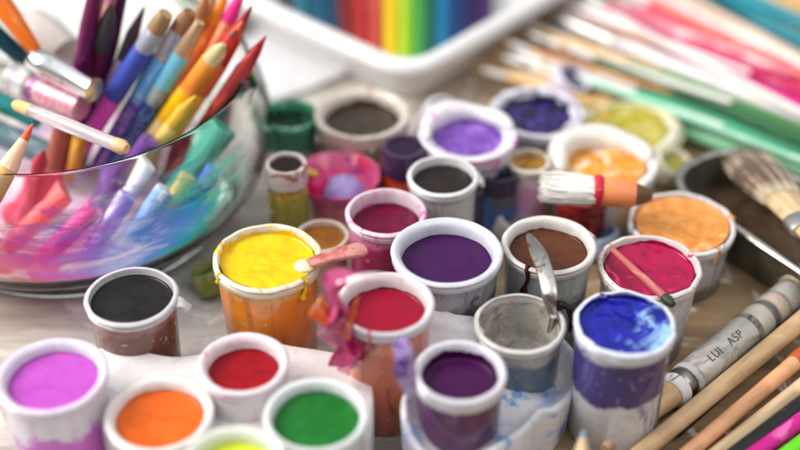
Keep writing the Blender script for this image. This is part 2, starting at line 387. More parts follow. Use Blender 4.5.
pot(603, 161, 110, 2.9, 'broad white crusted pot streaked with yellow orange paint, beneath the white brush', (P(238, 170, 60), P(228, 150, 40), P(240, 226, 206)), .25, dict(lumps=.4, rough=.3, swirl=60), film=.2, bumps=.16, lip=.22, skirt=.6,
    rim=plastic('rim_crusty', P(236, 230, 224), P(236, 190, 110), .24, scale=70), cup=plastic('cup_cream', P(226, 218, 208), P(230, 180, 110), .2), taper=.88, wob=.13, rag=.05, crust=(0, 3.5, .72, plastic('crust_cream', P(238, 232, 224), P(236, 190, 110), .25, scale=60)))
pot(632, 128, 104, 1.4, 'shallow dish of olive yellow paint beside the green brush handles', (P(196, 182, 50), P(176, 160, 40), P(214, 206, 130)), .2, dict(lumps=.2, rough=.2), film=.05, bumps=.1, lip=.14, skirt=.3,
    rim=plastic('rim_olive', P(214, 210, 170), P(196, 186, 70), .4), cup=plastic('cup_olive', P(210, 205, 150), P(190, 180, 60), .3), taper=.8, wob=.06, crust=(-1.6, .6, .3, plastic('crust_olive', P(226, 224, 200), P(200, 190, 90), .3, scale=60)))
pot(529, 160, 44, 3.2, 'little lilac pot of ochre paint left of the white brush', (P(206, 150, 60), P(120, 110, 60)), .3, film=.1, lip=.2, rim=plastic('rim_ochre', P(224, 214, 200), P(220, 160, 60), .3),
    cup=plastic('cup_lilac_small', P(226, 212, 224), P(226, 170, 214), .2, 1.0, 2.3), taper=.92)
# bottles and jars without an open top of paint
def jar(px, py, w, h, label, body, cap, top, name='paint_jar', cat='jar', neck=.82, capH=.9):
    c = at(px, py, h); R = w/2/scale_at(c); root = empty(name, (c.x, c.y, 0), label, cat)
    MB().lathe([(0, 0), (R*.9, 0), (R*.97, .12), (R*.97, h-capH-.35), (R*.9, h-capH-.15), (R*neck, h-capH-.05), (R*neck, h-.3), (0, h-.3)], n=48, wob=.02, seed=nseed()).build('bottle', body, root)
    MB().lathe([(R*.86, h-capH), (R, h-capH+.05), (R*1.02, h-.12), (R*.97, h), (R*.8, h), (R*.76, h-.1), (R*.76, h-capH)], n=48, wob=.03, seed=nseed(), closed=True).build('neck_ring', cap, root)
    MB().lathe([(0, h-.12), (R*.5, h-.13), (R*.775, h-.1), (R*.775, h-.25), (0, h-.25)], n=48, wob=.02, seed=nseed()).build('paint', top, root)
    return root
jar(286, 163, 42, 4.4, 'little olive green jar with a brown rimmed top, right beside the bowl', plastic('olive_body', P(150, 142, 60), P(190, 140, 50), .4, 0, 1.4, rough=.15, sss=.3), plastic('jar_white', P(214, 200, 196), P(150, 110, 100), .35), paint('dark_brown', P(50, 36, 32)))
jar(404, 146, 44, 3.9, 'red orange jar with a dark purple top, behind the magenta pot', plastic('red_body', P(206, 70, 30), P(170, 40, 30), .4, rough=.15, sss=.3), plastic('dark_cap', P(66, 40, 78), P(40, 30, 50), .3), paint('dark_cap_top', P(58, 36, 66)), capH=1.2)
jar(583, 192, 52, 2.6, 'deep red jar standing below the white bristled brush', plastic('wine_body', P(122, 20, 20), P(190, 40, 30), .35, rough=.12, sss=.2), plastic('wine_ring', P(150, 30, 34), P(90, 20, 20), .3), paint('wine_top', P(110, 20, 24)), capH=.5)
jar(500, 172, 36, 3.0, 'smoky dark jar with blue stain in the gap beside the blackish pot', plastic('smoky_body', P(96, 96, 104), P(60, 100, 170), .4, .3, 1.6, rough=.15), plastic('smoky_ring', P(60, 54, 76), P(40, 40, 60), .3), paint('smoky_top', P(54, 44, 70)), capH=.8)

# loose little caps and stoppers filling the gaps
for lab, px, py, z, rr, tl, c1, c2 in (
    ('little moss green cap beside the bowl foot', 214, 284, 0, .7, -.4, P(140, 150, 70), P(90, 120, 60)),
    ('little emerald cap nearest the bowl behind the moss one', 236, 262, 0, .6, .5, P(60, 150, 100), P(190, 210, 200)),
    ('white cap with lilac stain left of the lavender pot', 424, 112, 1.5, .9, .5, P(232, 228, 226), P(180, 150, 200)),
    ('cream cap in front of the green rimmed pot', 312, 152, .8, .8, -.5, P(224, 210, 190), P(190, 150, 120)),
    ('rusty orange cap behind the red orange jar', 428, 140, 0, .8, .2, P(206, 84, 40), P(150, 50, 40)),
    ('white cap lying between the chocolate and purple pots', 508, 226, 0, .8, .4, P(220, 216, 216), P(150, 140, 160)),
    ('pale blue cap between the chocolate and raspberry pots', 604, 246, 0, .8, -.3, P(180, 196, 220), P(120, 140, 190)),
    ('white and olive cap right of the crusted pot', 668, 172, 0, .9, .4, P(226, 222, 200), P(190, 180, 90)),
    ('lilac white cap behind the midnight blue pot', 562, 84, .5, .9, .5, P(226, 218, 232), P(120, 110, 150)),
    ('ochre yellow cap between the crusted pot and the olive dish', 585, 120, .4, .8, .3, P(220, 180, 90), P(236, 220, 190))):
    c = at(px, py, z+.5); root = empty('bottle_cap', (c.x, c.y, z*0), lab, 'cap', 'loose caps between the pots'); q = Quaternion(Vector((.6, .8, 0)).normalized(), tl); root.rotation_mode = 'QUATERNION'; root.rotation_quaternion = q
    root.location.z = (rr*abs(math.sin(tl)))*S
    H = .9+z
    MB().lathe([(0, 0), (rr*.95, 0), (rr, .08), (rr*.97, H-.08), (rr*.9, H), (rr*.78, H), (rr*.74, H-.1), (rr*.7, H-.35), (0, H-.38)], n=48, wob=.03, seed=nseed()).build('cap', plastic('cap_plastic', c1, c2, .4), root)
    MB().lathe([(0, H-.26), (rr*.5, H-.28), (rr*.715, H-.24), (rr*.7, H-.34), (0, H-.36)], n=40, wob=.03, seed=nseed()).build('paint', paint('cap_paint', c2), root)

# ------------------------------------------------------------------ pink folded palette and other small plastic bits
def ribbon(path, width, normal_fn, cols=5, curl=0):
    g = []
    for i, p in enumerate(path):
        t = i/(len(path)-1); w, up = normal_fn(t)
        g.append([Vector(p)+w*(width(t)*q)+up*(curl*(q*q)) for q in [(-.5+j/(cols-1)) for j in range(cols)]])
    return g
def catmull(pts, n=24):
    pts = [Vector(p) for p in pts]; P4 = [2*pts[0]-pts[1]]+pts+[2*pts[-1]-pts[-2]]; out = []
    for i in range(n+1):
        s = i/n*(len(pts)-1); k = min(int(s), len(pts)-2); t = s-k; a, b, c, d = P4[k:k+4]
        out.append(.5*((2*b)+(c-a)*t+(2*a-5*b+4*c-d)*t*t+(3*b-a-3*c+d)*t**3))
    return out
# shallow pink lid lying tilted
def pink_lid():
    c = at(338, 178, 2.6); k = nseed(); root = empty('paint_dish', (c.x, c.y, 0), 'shallow pink dish holding a blob of lavender paint, behind the magenta pot', 'dish')
    R = 1.55
    pk = plastic('pink_plastic', P(222, 84, 140), P(214, 40, 100), .4, second=P(110, 50, 120), rough=.2)
    MB().lathe([(0, 2.2), (R*.8, 2.2), (R*1.05, 2.75), (R*1.1, 2.78), (R*1.1, 2.68), (R*.85, 2.05), (0, 2.05)], n=64, wob=.12, seed=k).build('dish', pk, root)
    MB().lathe([(0, 0), (R*.72, 0), (R*.8, 2.1), (R*.7, 2.1), (R*.6, .2), (0, .2)], n=48, wob=.04, seed=k).build('cup', plastic('cup_bone', P(222, 212, 206), P(220, 130, 150), .15, 1.2, 2.1), root)
    MB().lathe([(0, 2.62), (.4, 2.6), (.72, 2.48), (.86, 2.2), (0, 2.2)], n=40, wob=.12, seed=k+3).build('paint', paint('lavender_blob', P(190, 170, 226), P(150, 110, 200), rough=.2), root).location = (.002, -.003, 0)
    MB().lathe([(0, 2.9), (.3, 2.85), (.5, 2.6), (.5, 2.2), (0, 2.2)], n=32, wob=.1, seed=k+5).build('paint', paint('pink_blob', P(226, 40, 110), P(240, 90, 150), rough=.2), root).location = (-.009, -.002, 0)
    MB().tube([(-1.6, -.1, 2.95), (-1.2, -.2, 3.0), (-.8, -.3, 2.98)], [.12, .2, .14], 12).build('paint', paint('yellow_dab', P(238, 190, 90)), root)
pink_lid()
# crumpled pink film between the yellow pot and the crimson jar
def crumple():
    k = nseed(); base = aty(345, 330, -7.50)
    root = empty('crumpled_film', (0, 0, 0), 'crumpled translucent pink film with orange scraps, clinging to the crimson jar', 'plastic film')
    pk = Mat('pink_film'); n = pk.noise(140, 4, .6, 1, seed=k)
    pk.col(pk.mix(pk.step(n, .4, .6), P(200, 20, 104), P(232, 96, 160))).set(rough=.1, trans=.45, coat=.8); pk.bump(pk.noise(160, 3, seed=k+1), .5, .001)
    path = catmull([aty(350, 282, -7.72), aty(336, 290, -7.67), aty(343, 312, -7.61), aty(335, 330, -7.50), aty(345, 352, -7.50), aty(341, 372, -7.50)], 30)
    def fn(t):
        a = .5+1.8*math.sin(t*5.2); return Vector((math.cos(a), math.sin(a)*.6, .35*math.sin(t*9))).normalized(), Vector((-math.sin(a)*.4, -.8, .4))
    MB().slab(ribbon(path, lambda t: .95+.35*math.sin(t*11), fn, 9, .5), .07).build('film_sheet', pk.m, root, 80)
    path2 = catmull([aty(330, 300, -7.64), aty(336, 318, -7.66), aty(349, 333, -7.63), aty(353, 350, -7.50), aty(340, 366, -7.50)], 26)
    def fn2(t):
        a = 2.3-1.6*math.sin(t*4); return Vector((math.cos(a), math.sin(a)*.6, .3)).normalized(), Vector((0, -.7, .5))
    MB().slab(ribbon(path2, lambda t: .75+.25*math.sin(t*9), fn2, 9, .45), .06).build('film_sheet', pk.m, root, 80)
    og = Mat('orange_film'); og.col(og.mix(og.step(og.noise(150, 3, seed=k+4), .4, .6), P(236, 104, 20), P(244, 150, 80))).set(rough=.15, trans=.15, coat=.3)
    for pts, w in (([aty(312, 310, -7.68), aty(322, 318, -7.71), aty(338, 327, -7.70), aty(350, 338, -7.66)], .32), ([aty(358, 300, -7.71), aty(352, 318, -7.71), aty(344, 336, -7.67)], .26), ([aty(320, 300, -7.66), aty(330, 316, -7.69), aty(334, 330, -7.67)], .25)):
        MB().slab(ribbon(catmull(pts, 14), lambda t, w=w: w*(1.1-.5*t), lambda t: (Vector((.35, .5, .6)).normalized(), Vector((0, -.6, .6))), 5, .3), .08).build('orange_scrap', og.m, root, 80)
    bl = Mat('white_film'); bl.col(P(236, 220, 226)).set(rough=.1, trans=.4, coat=.4)
    MB().slab(ribbon(catmull([aty(346, 283, -7.74), aty(362, 277, -7.76), aty(380, 276, -7.76), aty(404, 281, -7.74)], 14), lambda t: .28*(1.1-.6*t), lambda t: (Vector((.1, .8, .3)), Vector((0, 0, .6))), 5, .3), .05).build('white_scrap', bl.m, root, 80)
crumple()
# pinkish spatula resting on the yellow pot
def small_spatula():
    a, b = at(304, 266, 4.62), at(366, 249, 4.75); k = nseed()
    root = empty('paint_spatula', a, 'short pinkish translucent spatula lying over the rim of the yellow pot', 'spatula')
    d = b-a; side = d.cross(Vector((0, 0, 1))).normalized()
    m = Mat('rosy_plastic'); m.col(m.mix(m.step(m.noise(150, 4, .6, 1, seed=k), .45, .65), P(226, 160, 150), P(200, 96, 86))).set(rough=.15, trans=.35, coat=.3)
    loops = []
    for i in range(13):
        t = i/12; w = (.22+.16*t)*(1 if i < 12 else .6); hh = .12*(1 if 0 < i < 12 else .5)
        loops.append([d*t+side*(w*math.copysign(abs(math.cos(q))**.5, math.cos(q)))+Vector((0, 0, .1*math.sin(t*3)+hh*math.copysign(abs(math.sin(q))**.6, math.sin(q)))) for q in [2*PI*j/20 for j in range(20)]])
    MB().loops(loops).build('handle', m.m, root)
    MB().lathe([(0, .13), (.2, .12), (.33, .06), (.36, 0), (.3, -.08), (0, -.1)], n=32, wob=.03, seed=k).build('white_knob', plastic('knob', P(234, 222, 190), P(240, 205, 80), .3), root)
small_spatula()
# palette knife
def knife():
    k = nseed(); pts = catmull([at(528, 233, 4.35), at(538, 252, 4.75), at(546, 275, 4.75), at(550, 297, 4.4), at(553, 318, 3.6)], 30)
    root = empty('palette_knife', pts[-1], 'thin metal palette knife leaning from the grey pot into the brown paint', 'palette knife')
    o = pts[-1]; loops = []
    for i, p in enumerate(pts):
        t = i/30; w = .04+.27*min(1, t*4)**.6*(1-.12*t)*(1-.75*max(0, (t-.75)/.25)); th = .035+.05*t
        side = Vector((.93, -.2, .25)).normalized(); up = Vector((-.1, -.6, .75)).normalized()
        loops.append([p-o+side*(w*math.cos(q))+up*(th*math.sin(q)-.12*w*math.cos(q)**2) for q in [2*PI*j/16 for j in range(16)]])
    MB().loops(loops).build('blade', metal_mat('knife_steel', (.55, .53, .5, 1), .34, P(120, 96, 84), .35), root)
    MB().tube(catmull([p-o for p in (at(553, 316, 3.75), at(551, 325, 3.1), at(549, 335, 2.4))], 8), .1, 10).build('shank', metal_mat('knife_shank', (.5, .48, .46, 1), .3), root)
    r2 = empty('paint_clot', at(566, 310, 3.8), 'dark brown clot of dried paint on the grey pot rim by the knife', 'dried paint')
    dk = paint('clot_brown', P(52, 34, 34), rough=.25)
    MB().tube(catmull([(-.5, -.1, .05), (-.15, .1, .14), (.2, -.05, .1), (.45, .15, .18), (.62, .3, .1)], 14), [.05, .09, .16, .2, .15, .12, .14, .18, .17, .13, .1, .12, .1, .07, .04], 12).build('clot', dk, r2)
    MB().tube([(.1, 0, .1), (.2, -.15, -.3), (.16, -.22, -.8)], [.14, .1, .05], 10).build('drip', dk, r2)
knife()
# purple flap on the plum pot
g = ribbon(catmull([aty(399, 338, -9.6), aty(404, 355, -10), aty(407, 372, -10.1), aty(413, 394, -10.1)], 16), lambda t: .35+.45*math.sin(t*PI), lambda t: (Vector((.75, .3, .45+.5*math.sin(t*6))).normalized(), Vector((-.5, -.6, .3))), 7, .3)
vf = Mat('violet_film'); vf.col(vf.mix(vf.step(vf.noise(180, 4, .6, 1.4, seed=5), .42, .58), P(112, 64, 170), P(200, 180, 224))).set(rough=.15, trans=.3, coat=.3)
o = MB().slab(g, .06).build('plastic_scrap', vf.m, None, 80); tag(o, 'torn violet scrap of plastic clinging to the left of the plum pot', 'plastic scrap')

# ------------------------------------------------------------------ white holders
def holder_plate():
    z = 2.5; px = [(96, 348), (135, 350), (170, 356), (205, 352), (250, 338), (292, 345), (325, 350), (352, 356), (368, 368), (374, 400), (366, 440), (330, 475), (270, 480), (205, 470), (150, 455), (108, 440), (94, 395)]
    pts = [at(x, y, z) for x, y in px]; sm = []
    n = len(pts)
    for i in range(n):
        a, b, c, d = pts[i-1], pts[i], pts[(i+1) % n], pts[(i+2) % n]
        for q in range(4):
            t = q/4; sm.append(.5*((2*b)+(c-a)*t+(2*a-5*b+4*c-d)*t*t+(3*b-a-3*c+d)*t**3))
    ctr = sum(sm, Vector())/len(sm)
    L = lambda s, dz: [Vector((ctr.x+(p.x-ctr.x)*s, ctr.y+(p.y-ctr.y)*s, z+dz)) for p in sm]
    o = MB().loops([L(1.0, -2.5), L(1.0, -.12), L(.99, -.03), L(.975, 0), L(.8, .0), L(.5, 0)], True, True).build('pot_holder', plastic('holder_white', P(230, 226, 226), P(226, 190, 190), .1, sss=.25), None)
    tag(o, 'white plastic holder joining the red, orange and green pots', 'pot holder', 'white pot holders')
holder_plate()
def double_holder():
    A = Vector((1.89, -9.07, 0)); B = Vector((4.06, -5.86, 0)); k = nseed()
    mid = (A+B)/2; d = (B-A).normalized(); nrm = Vector((-d.y, d.x, 0)); Ra, Rb = 2.1, 2.4
    N = 160; half = (B-A).length/2
    def outline(off):
        pts = []
        for i in range(N):
            a = 2*PI*i/N; ca, sa = math.cos(a), math.sin(a)
            r = (Rb if ca > 0 else Ra)+off
            # superellipse-like stadium
            x = math.copysign(half*abs(ca)**.55, ca)+ca*r; y = sa*r
            pts.append(mid+d*x+nrm*y)
        return pts
    def top(p):
        q = p-mid; t = q.dot(d)/(half+2); f = q.dot(nrm)
        q_ = min(1, max(0, .5-t*.9)); z = 1.9+.65*q_+.12*math.sin(p.x*1.6+1.0)+.08*math.sin(p.y*1.9+p.x)
        pl = (p-A); ang = math.atan2(pl.y, pl.x)
        z -= .1*math.exp(-((ang+1.75)/.45)**2)*(1 if pl.length < 2.9 else 0)
        z += .5*math.exp(-((abs(ang)-3.0)/.6)**2)*(1 if pl.length < 2.9 else 0)
        return z
    O, I = outline(0), outline(-.28); Tz = [top(p) for p in O]
    lift = lambda P_, zf: [Vector((p.x, p.y, zf(i))) for i, p in enumerate(P_)]
    loops = [lift(outline(-.35), lambda i: 0), lift(outline(-.12), lambda i: .05), lift(O, lambda i: Tz[i]-.15), lift(outline(-.05), lambda i: Tz[i]-.02), lift(outline(-.14), lambda i: Tz[i]),
             lift(outline(-.23), lambda i: Tz[i]-.03), lift(I, lambda i: Tz[i]-.12), lift(outline(-.6), lambda i: Tz[i]-.3), lift(outline(-1.2), lambda i: Tz[i]*.5+.8)]
    o = MB().loops(loops, True, True).build('pot_holder', plastic('holder_stained', P(232, 230, 234), P(120, 158, 210), .42, sss=.3, scale=60, second=P(170, 190, 226)), None, 70)
    web = [at(x, y, 3.3) for x, y in ((436, 306), (455, 314), (474, 316), (484, 330), (474, 346), (450, 352), (425, 356), (408, 350), (416, 332), (428, 320))]
    cw = sum(web, Vector())/len(web); ring = lambda q, dz: [cw+(p-cw)*q+Vector((0, 0, dz)) for p in web]
    MB().loops([ring(1, -1.6), ring(1.02, -.06), ring(.97, 0), ring(.5, -.05)]).build('web', plastic('web_white', P(226, 222, 226), P(190, 170, 200), .12), o)
    tag(o, 'white double holder with pale blue stains carrying the plum and grey pots', 'pot holder', 'white pot holders')
double_holder()

# ------------------------------------------------------------------ brushes, pens, pencils
def stick(name, label, cat, p0, p1, segs, group=None, n=24):
    """segs: (part, [(s, r), ...] along the length in 0..1, material, flatness)"""
    p0, p1 = Vector(p0), Vector(p1); L = (p1-p0).length
    q = (p1-p0).to_track_quat('Z', 'Y')
    root = empty(name, p0, label, cat, group, q)
    made = {}
    for seg in segs:
        part, prof, mat = seg[:3]; fl = seg[3] if len(seg) > 3 else 1.0
        pr = [(r, s*L) for s, r in prof]
        if pr[0][0] > 0: pr = [(0, pr[0][1])]+pr
        if pr[-1][0] > 0: pr = pr+[(0, pr[-1][1])]
        par = made.get({'lead': 'sharpened_wood', 'band': 'handle' if 'handle' in made else 'tube', 'ridge': 'barrel', 'filling': 'sleeve', 'paint_coat': 'handle'}.get(part), root)
        made[part] = MB().lathe(pr, n=n, wob=.015, seed=nseed(), flat=fl).build(part, mat, par, 40)
    return root, L
def tube_prof(s0, s1, r0, r1=None): r1 = r1 or r0; return [(s0, r0*.93), (s0+.005, r0), (s1-.005, r1), (s1, r1*.93)]
def hairs(root, z0, z1, r0, r1, mat, count=160, flat=.6, belly=1.25):
    b = MB(); rnd = random.Random(nseed())
    for i in range(count):
        a = rnd.random()*2*PI; q = math.sqrt(rnd.random()); zz = z1-(z1-z0)*.16*rnd.random()
        pts = []
        for t in (0, .3, .65, 1):
            rr = (r0+(r0*belly-r0)*math.sin(t*PI*.8)+(r1-r0)*t)*q
            pts.append(Vector((rr*math.cos(a)+.02*rnd.uniform(-1, 1)*t, rr*math.sin(a)*flat+.02*rnd.uniform(-1, 1)*t, z0+(zz-z0)*t)))
        b.tube(pts, [.03, .032, .026, .008], 5)
    return b.build('bristles', mat, root)

tan = wood('wood_tan', P(206, 170, 128)); pale = wood('wood_pale', P(222, 190, 150)); peachw = wood('wood_peach', P(226, 166, 122)); darkw = wood('wood_brown', P(150, 104, 72))
silver = metal_mat('ferrule_silver', (.58, .57, .55, 1), .42); goldm = metal_mat('ferrule_gold', (.72, .56, .3, 1), .3)
# bottom right bundle lying on the table
def barrel_brush():
    a, b = at(604, 449, .62), at(814, 275, .75); q = 0
    gm = Mat('barrel_grey'); k = nseed(); n = gm.noise(160, 5, .6, .6, seed=k, stretch=(1, 1, .4))
    c = gm.mix(gm.step(n, .4, .65), P(196, 191, 184), P(146, 140, 132)); c = gm.mix(gm.step(gm.noise(300, 5, .65, .4, seed=k+3, stretch=(1, 1, .15)), .58, .7), c, P(70, 64, 62))
    gm.col(c).set(rough=.35, metal=.05); gm.bump(n, .2, .0005)
    root, L = stick('paint_brush', 'thick grey barrelled brush with lettering and a wooden point, lying lower right', 'brush', a, b, [
        ('wooden_point', [(.0, .16), (.02, .2), (.05, .2), (.12, .31), (.285, .5)], tan),
        ('collar', [(.285, .54), (.29, .6), (.315, .63), (.32, .6)], coat_mat('collar_white', P(224, 220, 216), P(90, 84, 80), .3)),
        ('collar', [(.322, .57), (.33, .6), (.345, .6), (.352, .57)], metal_mat('collar_dark', (.3, .28, .27, 1), .3)),
        ('collar', [(.354, .6), (.36, .65), (.372, .65), (.378, .62)], coat_mat('collar_grey', P(190, 186, 182), P(90, 84, 80), .35)),
        ('barrel', tube_prof(.38, .64, .64, .66), gm.m),
        ('ridge', [(.64, .65), (.645, .69), (.655, .69), (.66, .65)], coat_mat('ridge_grey', P(130, 126, 122), P(70, 66, 64), .35)),
        ('sleeve', tube_prof(.66, .885, .65), clear('sleeve_clear', (.96, .96, .95, 1), .1, .92, 1.15)),
        ('filling', tube_prof(.665, .725, .6), plastic('fill_cream', P(222, 214, 196), P(160, 150, 130), .3)),
        ('filling', tube_prof(.727, .75, .58), plastic('fill_dark', P(40, 42, 50), P(90, 90, 96), .2)),
        ('filling', tube_prof(.755, .80, .6), plastic('fill_blush', P(222, 196, 176), P(190, 160, 140), .3)),
        ('filling', tube_prof(.81, .87, .6), plastic('fill_grey', P(206, 202, 194), P(150, 150, 150), .3)),
        ('end_cap', [(.885, .67), (.89, .7), (.91, .68), (1.0, .62)], wood('wood_cream', P(214, 196, 160)))], n=40)
    # lettering wrapped round the barrel
    def word(txt, s, size, ang):
        cu = bpy.data.curves.new('lettering', 'FONT'); cu.body = txt; cu.size = size; cu.extrude = .0; cu.space_character = 1.12; cu.align_x = 'CENTER'; cu.align_y = 'CENTER'
        to = bpy.data.objects.new('lettering', cu); COL.objects.link(to)
        dg = bpy.context.evaluated_depsgraph_get(); me = bpy.data.meshes.new_from_object(to.evaluated_get(dg))
        bpy.data.objects.remove(to); mb = MB()
        import bmesh
        bm = bmesh.new(); bm.from_mesh(me); bmesh.ops.subdivide_edges(bm, edges=bm.edges, cuts=1); bmesh.ops.triangulate(bm, faces=bm.faces)
        for v in bm.verts:
            rr = .675; th = ang-v.co.y/rr; mb.v.append((rr*math.cos(th), rr*math.sin(th), s*L+v.co.x))
        for f in bm.faces: mb.f.append(tuple(v.index for v in f.verts))
        bm.free()
        return mb.build('lettering', plastic('ink', P(92, 86, 84), P(120, 114, 110), .2, scale=500, sss=0, rough=.6), next(ch for ch in root.children if ch.name.startswith('barrel')))
    q = root.rotation_quaternion.inverted() @ (CAM-(Vector(a)+Vector(b))/2); th = math.atan2(q.y, q.x)
    word('LUI', .455, .46, th-.1); word('ASP', .55, .46, th-.1)
barrel_brush()
blk = coat_mat('handle_black', P(34, 34, 38), P(70, 68, 70), .15); mag = coat_mat('handle_magenta', P(206, 30, 140), P(236, 110, 180), .2); lim = coat_mat('handle_lime', P(104, 214, 40), P(160, 236, 90), .2)
handle = lambda m, r0, r1: [('handle', [(0, r0*.6), (.01, r0*.95), (.03, r0), (.97, r1), (1, r1*.9)], m)]
GB = 'handles bundled in the lower right corner'
stick('paint_brush', 'black brush handle lying in the shadow between grey barrel and wood handle', 'brush', at(672, 432, .35), at(830, 292, .4), handle(blk, .3, .34), GB)
stick('paint_brush', 'thick tan wooden handle right below the grey barrelled brush', 'brush', at(622, 468, .75), at(822, 304, 1.0), handle(tan, .3, .36), GB)
stick('paint_brush', 'peach stained wooden handle with a reddish band, third of the wooden ones', 'brush', at(668, 470, .5), at(822, 339, .7), handle(peachw, .27, .3)+[('band', tube_prof(.80, .86, .33), coat_mat('band_red', P(190, 90, 50), P(90, 80, 60), .3))], GB)
stick('paint_brush', 'slender pale wooden handle next to the black one at the corner', 'brush', at(690, 474, .45), at(824, 368, .6), handle(pale, .24, .27), GB)
stick('paint_brush', 'black handle lying between pale wood and magenta handles', 'brush', at(704, 478, .4), at(826, 388, .5), handle(blk, .3, .33), GB)
stick('paint_brush', 'bright magenta handle at the lower right corner', 'brush', at(712, 484, .42), at(826, 403, .5), handle(mag, .29, .3), GB)
stick('paint_brush', 'neon lime green handle at the very corner', 'brush', at(742, 490, .42), at(830, 424, .5), handle(lim, .34, .34), GB)
stick('pencil', 'tan pencil with a blunt blue grey lead pointing up at the bottom edge', 'pencil', at(578, 492, 2.0), at(584, 430, 3.0),
      [('body', tube_prof(0, .55, .3), coat_mat('pencil_tan', P(196, 150, 100))), ('sharpened_wood', [(.55, .3), (.86, .15)], pale), ('lead', [(.86, .15), (.97, .08), (1, .05)], coat_mat('lead_blue', P(120, 132, 160)))])
# thin stick over the raspberry pot
stick('mixing_stick', 'thin pinkish stick with a dark green tip across the raspberry pot', 'stick', at(612, 249, 3.95), at(673, 305, 3.9),
      [('rod', [(0, .06), (.02, .1), (.8, .14), (.86, .15)], coat_mat('rod_rosy', P(176, 96, 92), P(214, 160, 140), .3)), ('tip', [(.86, .16), (.93, .2), (1, .12)], coat_mat('tip_dark', P(48, 60, 50), P(120, 120, 80), .3))])
# white bristled brush across the pots
def white_brush():
    a, b = at(652, 196, 3.9), at(541, 186, 4.1)
    root, L = stick('paint_brush', 'brush with fat white bristles, red band and orange handle, over the crusted pot', 'brush', a, b, [
        ('handle_stub', [(.0, .16), (.05, .3), (.16, .46)], wood('wood_dark', P(110, 74, 52))), ('handle', [(.15, .47), (.17, .52), (.4, .56), (.46, .55)], coat_mat('handle_coral', P(236, 140, 88), P(244, 176, 130), .3)),
        ('band', [(.45, .57), (.465, .62), (.5, .63), (.53, .58)], coat_mat('band_crimson', P(196, 30, 60), P(226, 110, 120), .3)),
        ('bristle_core', [(.5, .54), (.6, .66), (.75, .72), (.9, .58), (.97, .32), (1.0, .1)], bristle_mat('bristle_white', P(250, 246, 238)), .75)], n=36)
    hairs(root, .5*L, 1.03*L, .6, .62, bristle_mat('bristle_hair', P(252, 248, 242)), 260, .78, 1.18)
white_brush()

# top right fan of brushes lying on the table
GT = 'brushes fanned out at the top right'
def flat_brush(label, x0, y0, x1, y1, z0, z1, fer, r, hm, fm=None, bm=None, name='paint_brush', ex=1.15):
    p0, p1 = at(x0, y0, z0), at(x1, y1, z1); p1 = p0+(p1-p0)*ex
    segs = []
    f0, f1 = fer
    if f0 > .005: segs.append(('bristles', [(0, .12), (.01, r*.5), (f0*.5, r*1.0), (f0, r*.9)], bm or bristle_mat('bristle_tan', P(200, 160, 110)), .6))
    segs.append(('ferrule', [(f0, r*.95), (f0+.01, r), (f1-.02, r*.95), (f1, r*.85)], fm or silver))
    segs.append(('handle', [(f1-.002, r*.75), (f1+.06, r*.92), (.75, r*.78), (1, r*.65)], hm))
    return stick(name, label, 'brush', p0, p1, segs, GT, 20)
wf = plastic('ferrule_white', P(222, 216, 214), P(200, 190, 190), .2, sss=.1)
mint = coat_mat('handle_mint', P(74, 160, 122), P(170, 214, 190), .12); dkg = coat_mat('handle_green', P(46, 104, 60), P(120, 160, 120), .12); seag = coat_mat('handle_seagreen', P(70, 150, 112), P(150, 200, 170), .12)
palg = coat_mat('handle_palegreen', P(130, 190, 146), P(206, 226, 206), .3); mgh = coat_mat('handle_fuchsia', P(206, 16, 118), P(240, 130, 180), .45, scale=130); pkh = coat_mat('handle_pink', P(226, 70, 130), P(244, 190, 200), .45, scale=130)
cor = coat_mat('handle_rose', P(236, 150, 140), P(246, 206, 196), .45, scale=130); whh = coat_mat('handle_white', P(232, 226, 226), P(206, 190, 200), .45, scale=130); tea = coat_mat('handle_teal', P(20, 142, 154), P(90, 186, 190), .25); tea2 = coat_mat('handle_deepteal', P(16, 110, 122), P(80, 160, 160), .25)
orh = coat_mat('handle_tan', P(214, 172, 112), P(236, 206, 160), .3)
flat_brush('pale green handled brush nearest the steel tin', 520, 78, 800, 172, .45, .5, (.12, .36), .34, palg, orh)
flat_brush('sea green handled brush with pale wood tip, beside the mint one', 505, 58, 800, 163, .5, .55, (.1, .38), .36, seag, wf)
flat_brush('mint green handled brush with a long white ferrule', 500, 50, 800, 152, .9, .95, (.06, .42), .5, mint, wf)
flat_brush('dark green handled brush with tan bristles and tan ferrule', 545, 37, 800, 137, .75, .8, (.1, .3), .5, dkg, orh)
flat_brush('leaf green handled brush beneath the white handled one', 575, 42, 800, 128, .5, .55, (.1, .22), .4, coat_mat('handle_leaf', P(84, 138, 76), P(150, 180, 130), .25), silver)
flat_brush('white handled brush running alongside the fuchsia handles', 540, 12, 800, 117, 1.0, 1.0, (.05, .28), .42, whh, silver)
flat_brush('fuchsia handled brush touching the white handle', 560, 4, 800, 106, .8, .85, (.08, .22), .42, mgh, orh)
flat_brush('deep pink handled brush second from the white handle', 590, 4, 800, 96, .6, .6, (.05, .15), .4, coat_mat('handle_deeppink', P(222, 56, 130), P(244, 150, 190), .45, scale=130), orh)
flat_brush('pale pink handled brush in the middle of the pink ones', 610, -6, 800, 84, .75, .75, (.05, .12), .46, pkh, wf)
flat_brush('rose peach handled brush on top of the pink ones', 635, -8, 800, 70, 1.0, 1.0, (.03, .1), .42, cor, wf)
flat_brush('cream handled brush between rose and teal handles', 660, -12, 800, 58, .6, .6, (.03, .1), .42, coat_mat('handle_cream', P(238, 214, 198), P(246, 232, 220), .45, scale=130), wf)
flat_brush('deep teal handled brush next to the cream one', 672, -28, 800, 54, .5, .5, (.03, .1), .36, tea2, silver)
flat_brush('bright teal handled brush with slim handle', 690, -18, 800, 40, .9, .9, (.03, .1), .4, tea, silver)
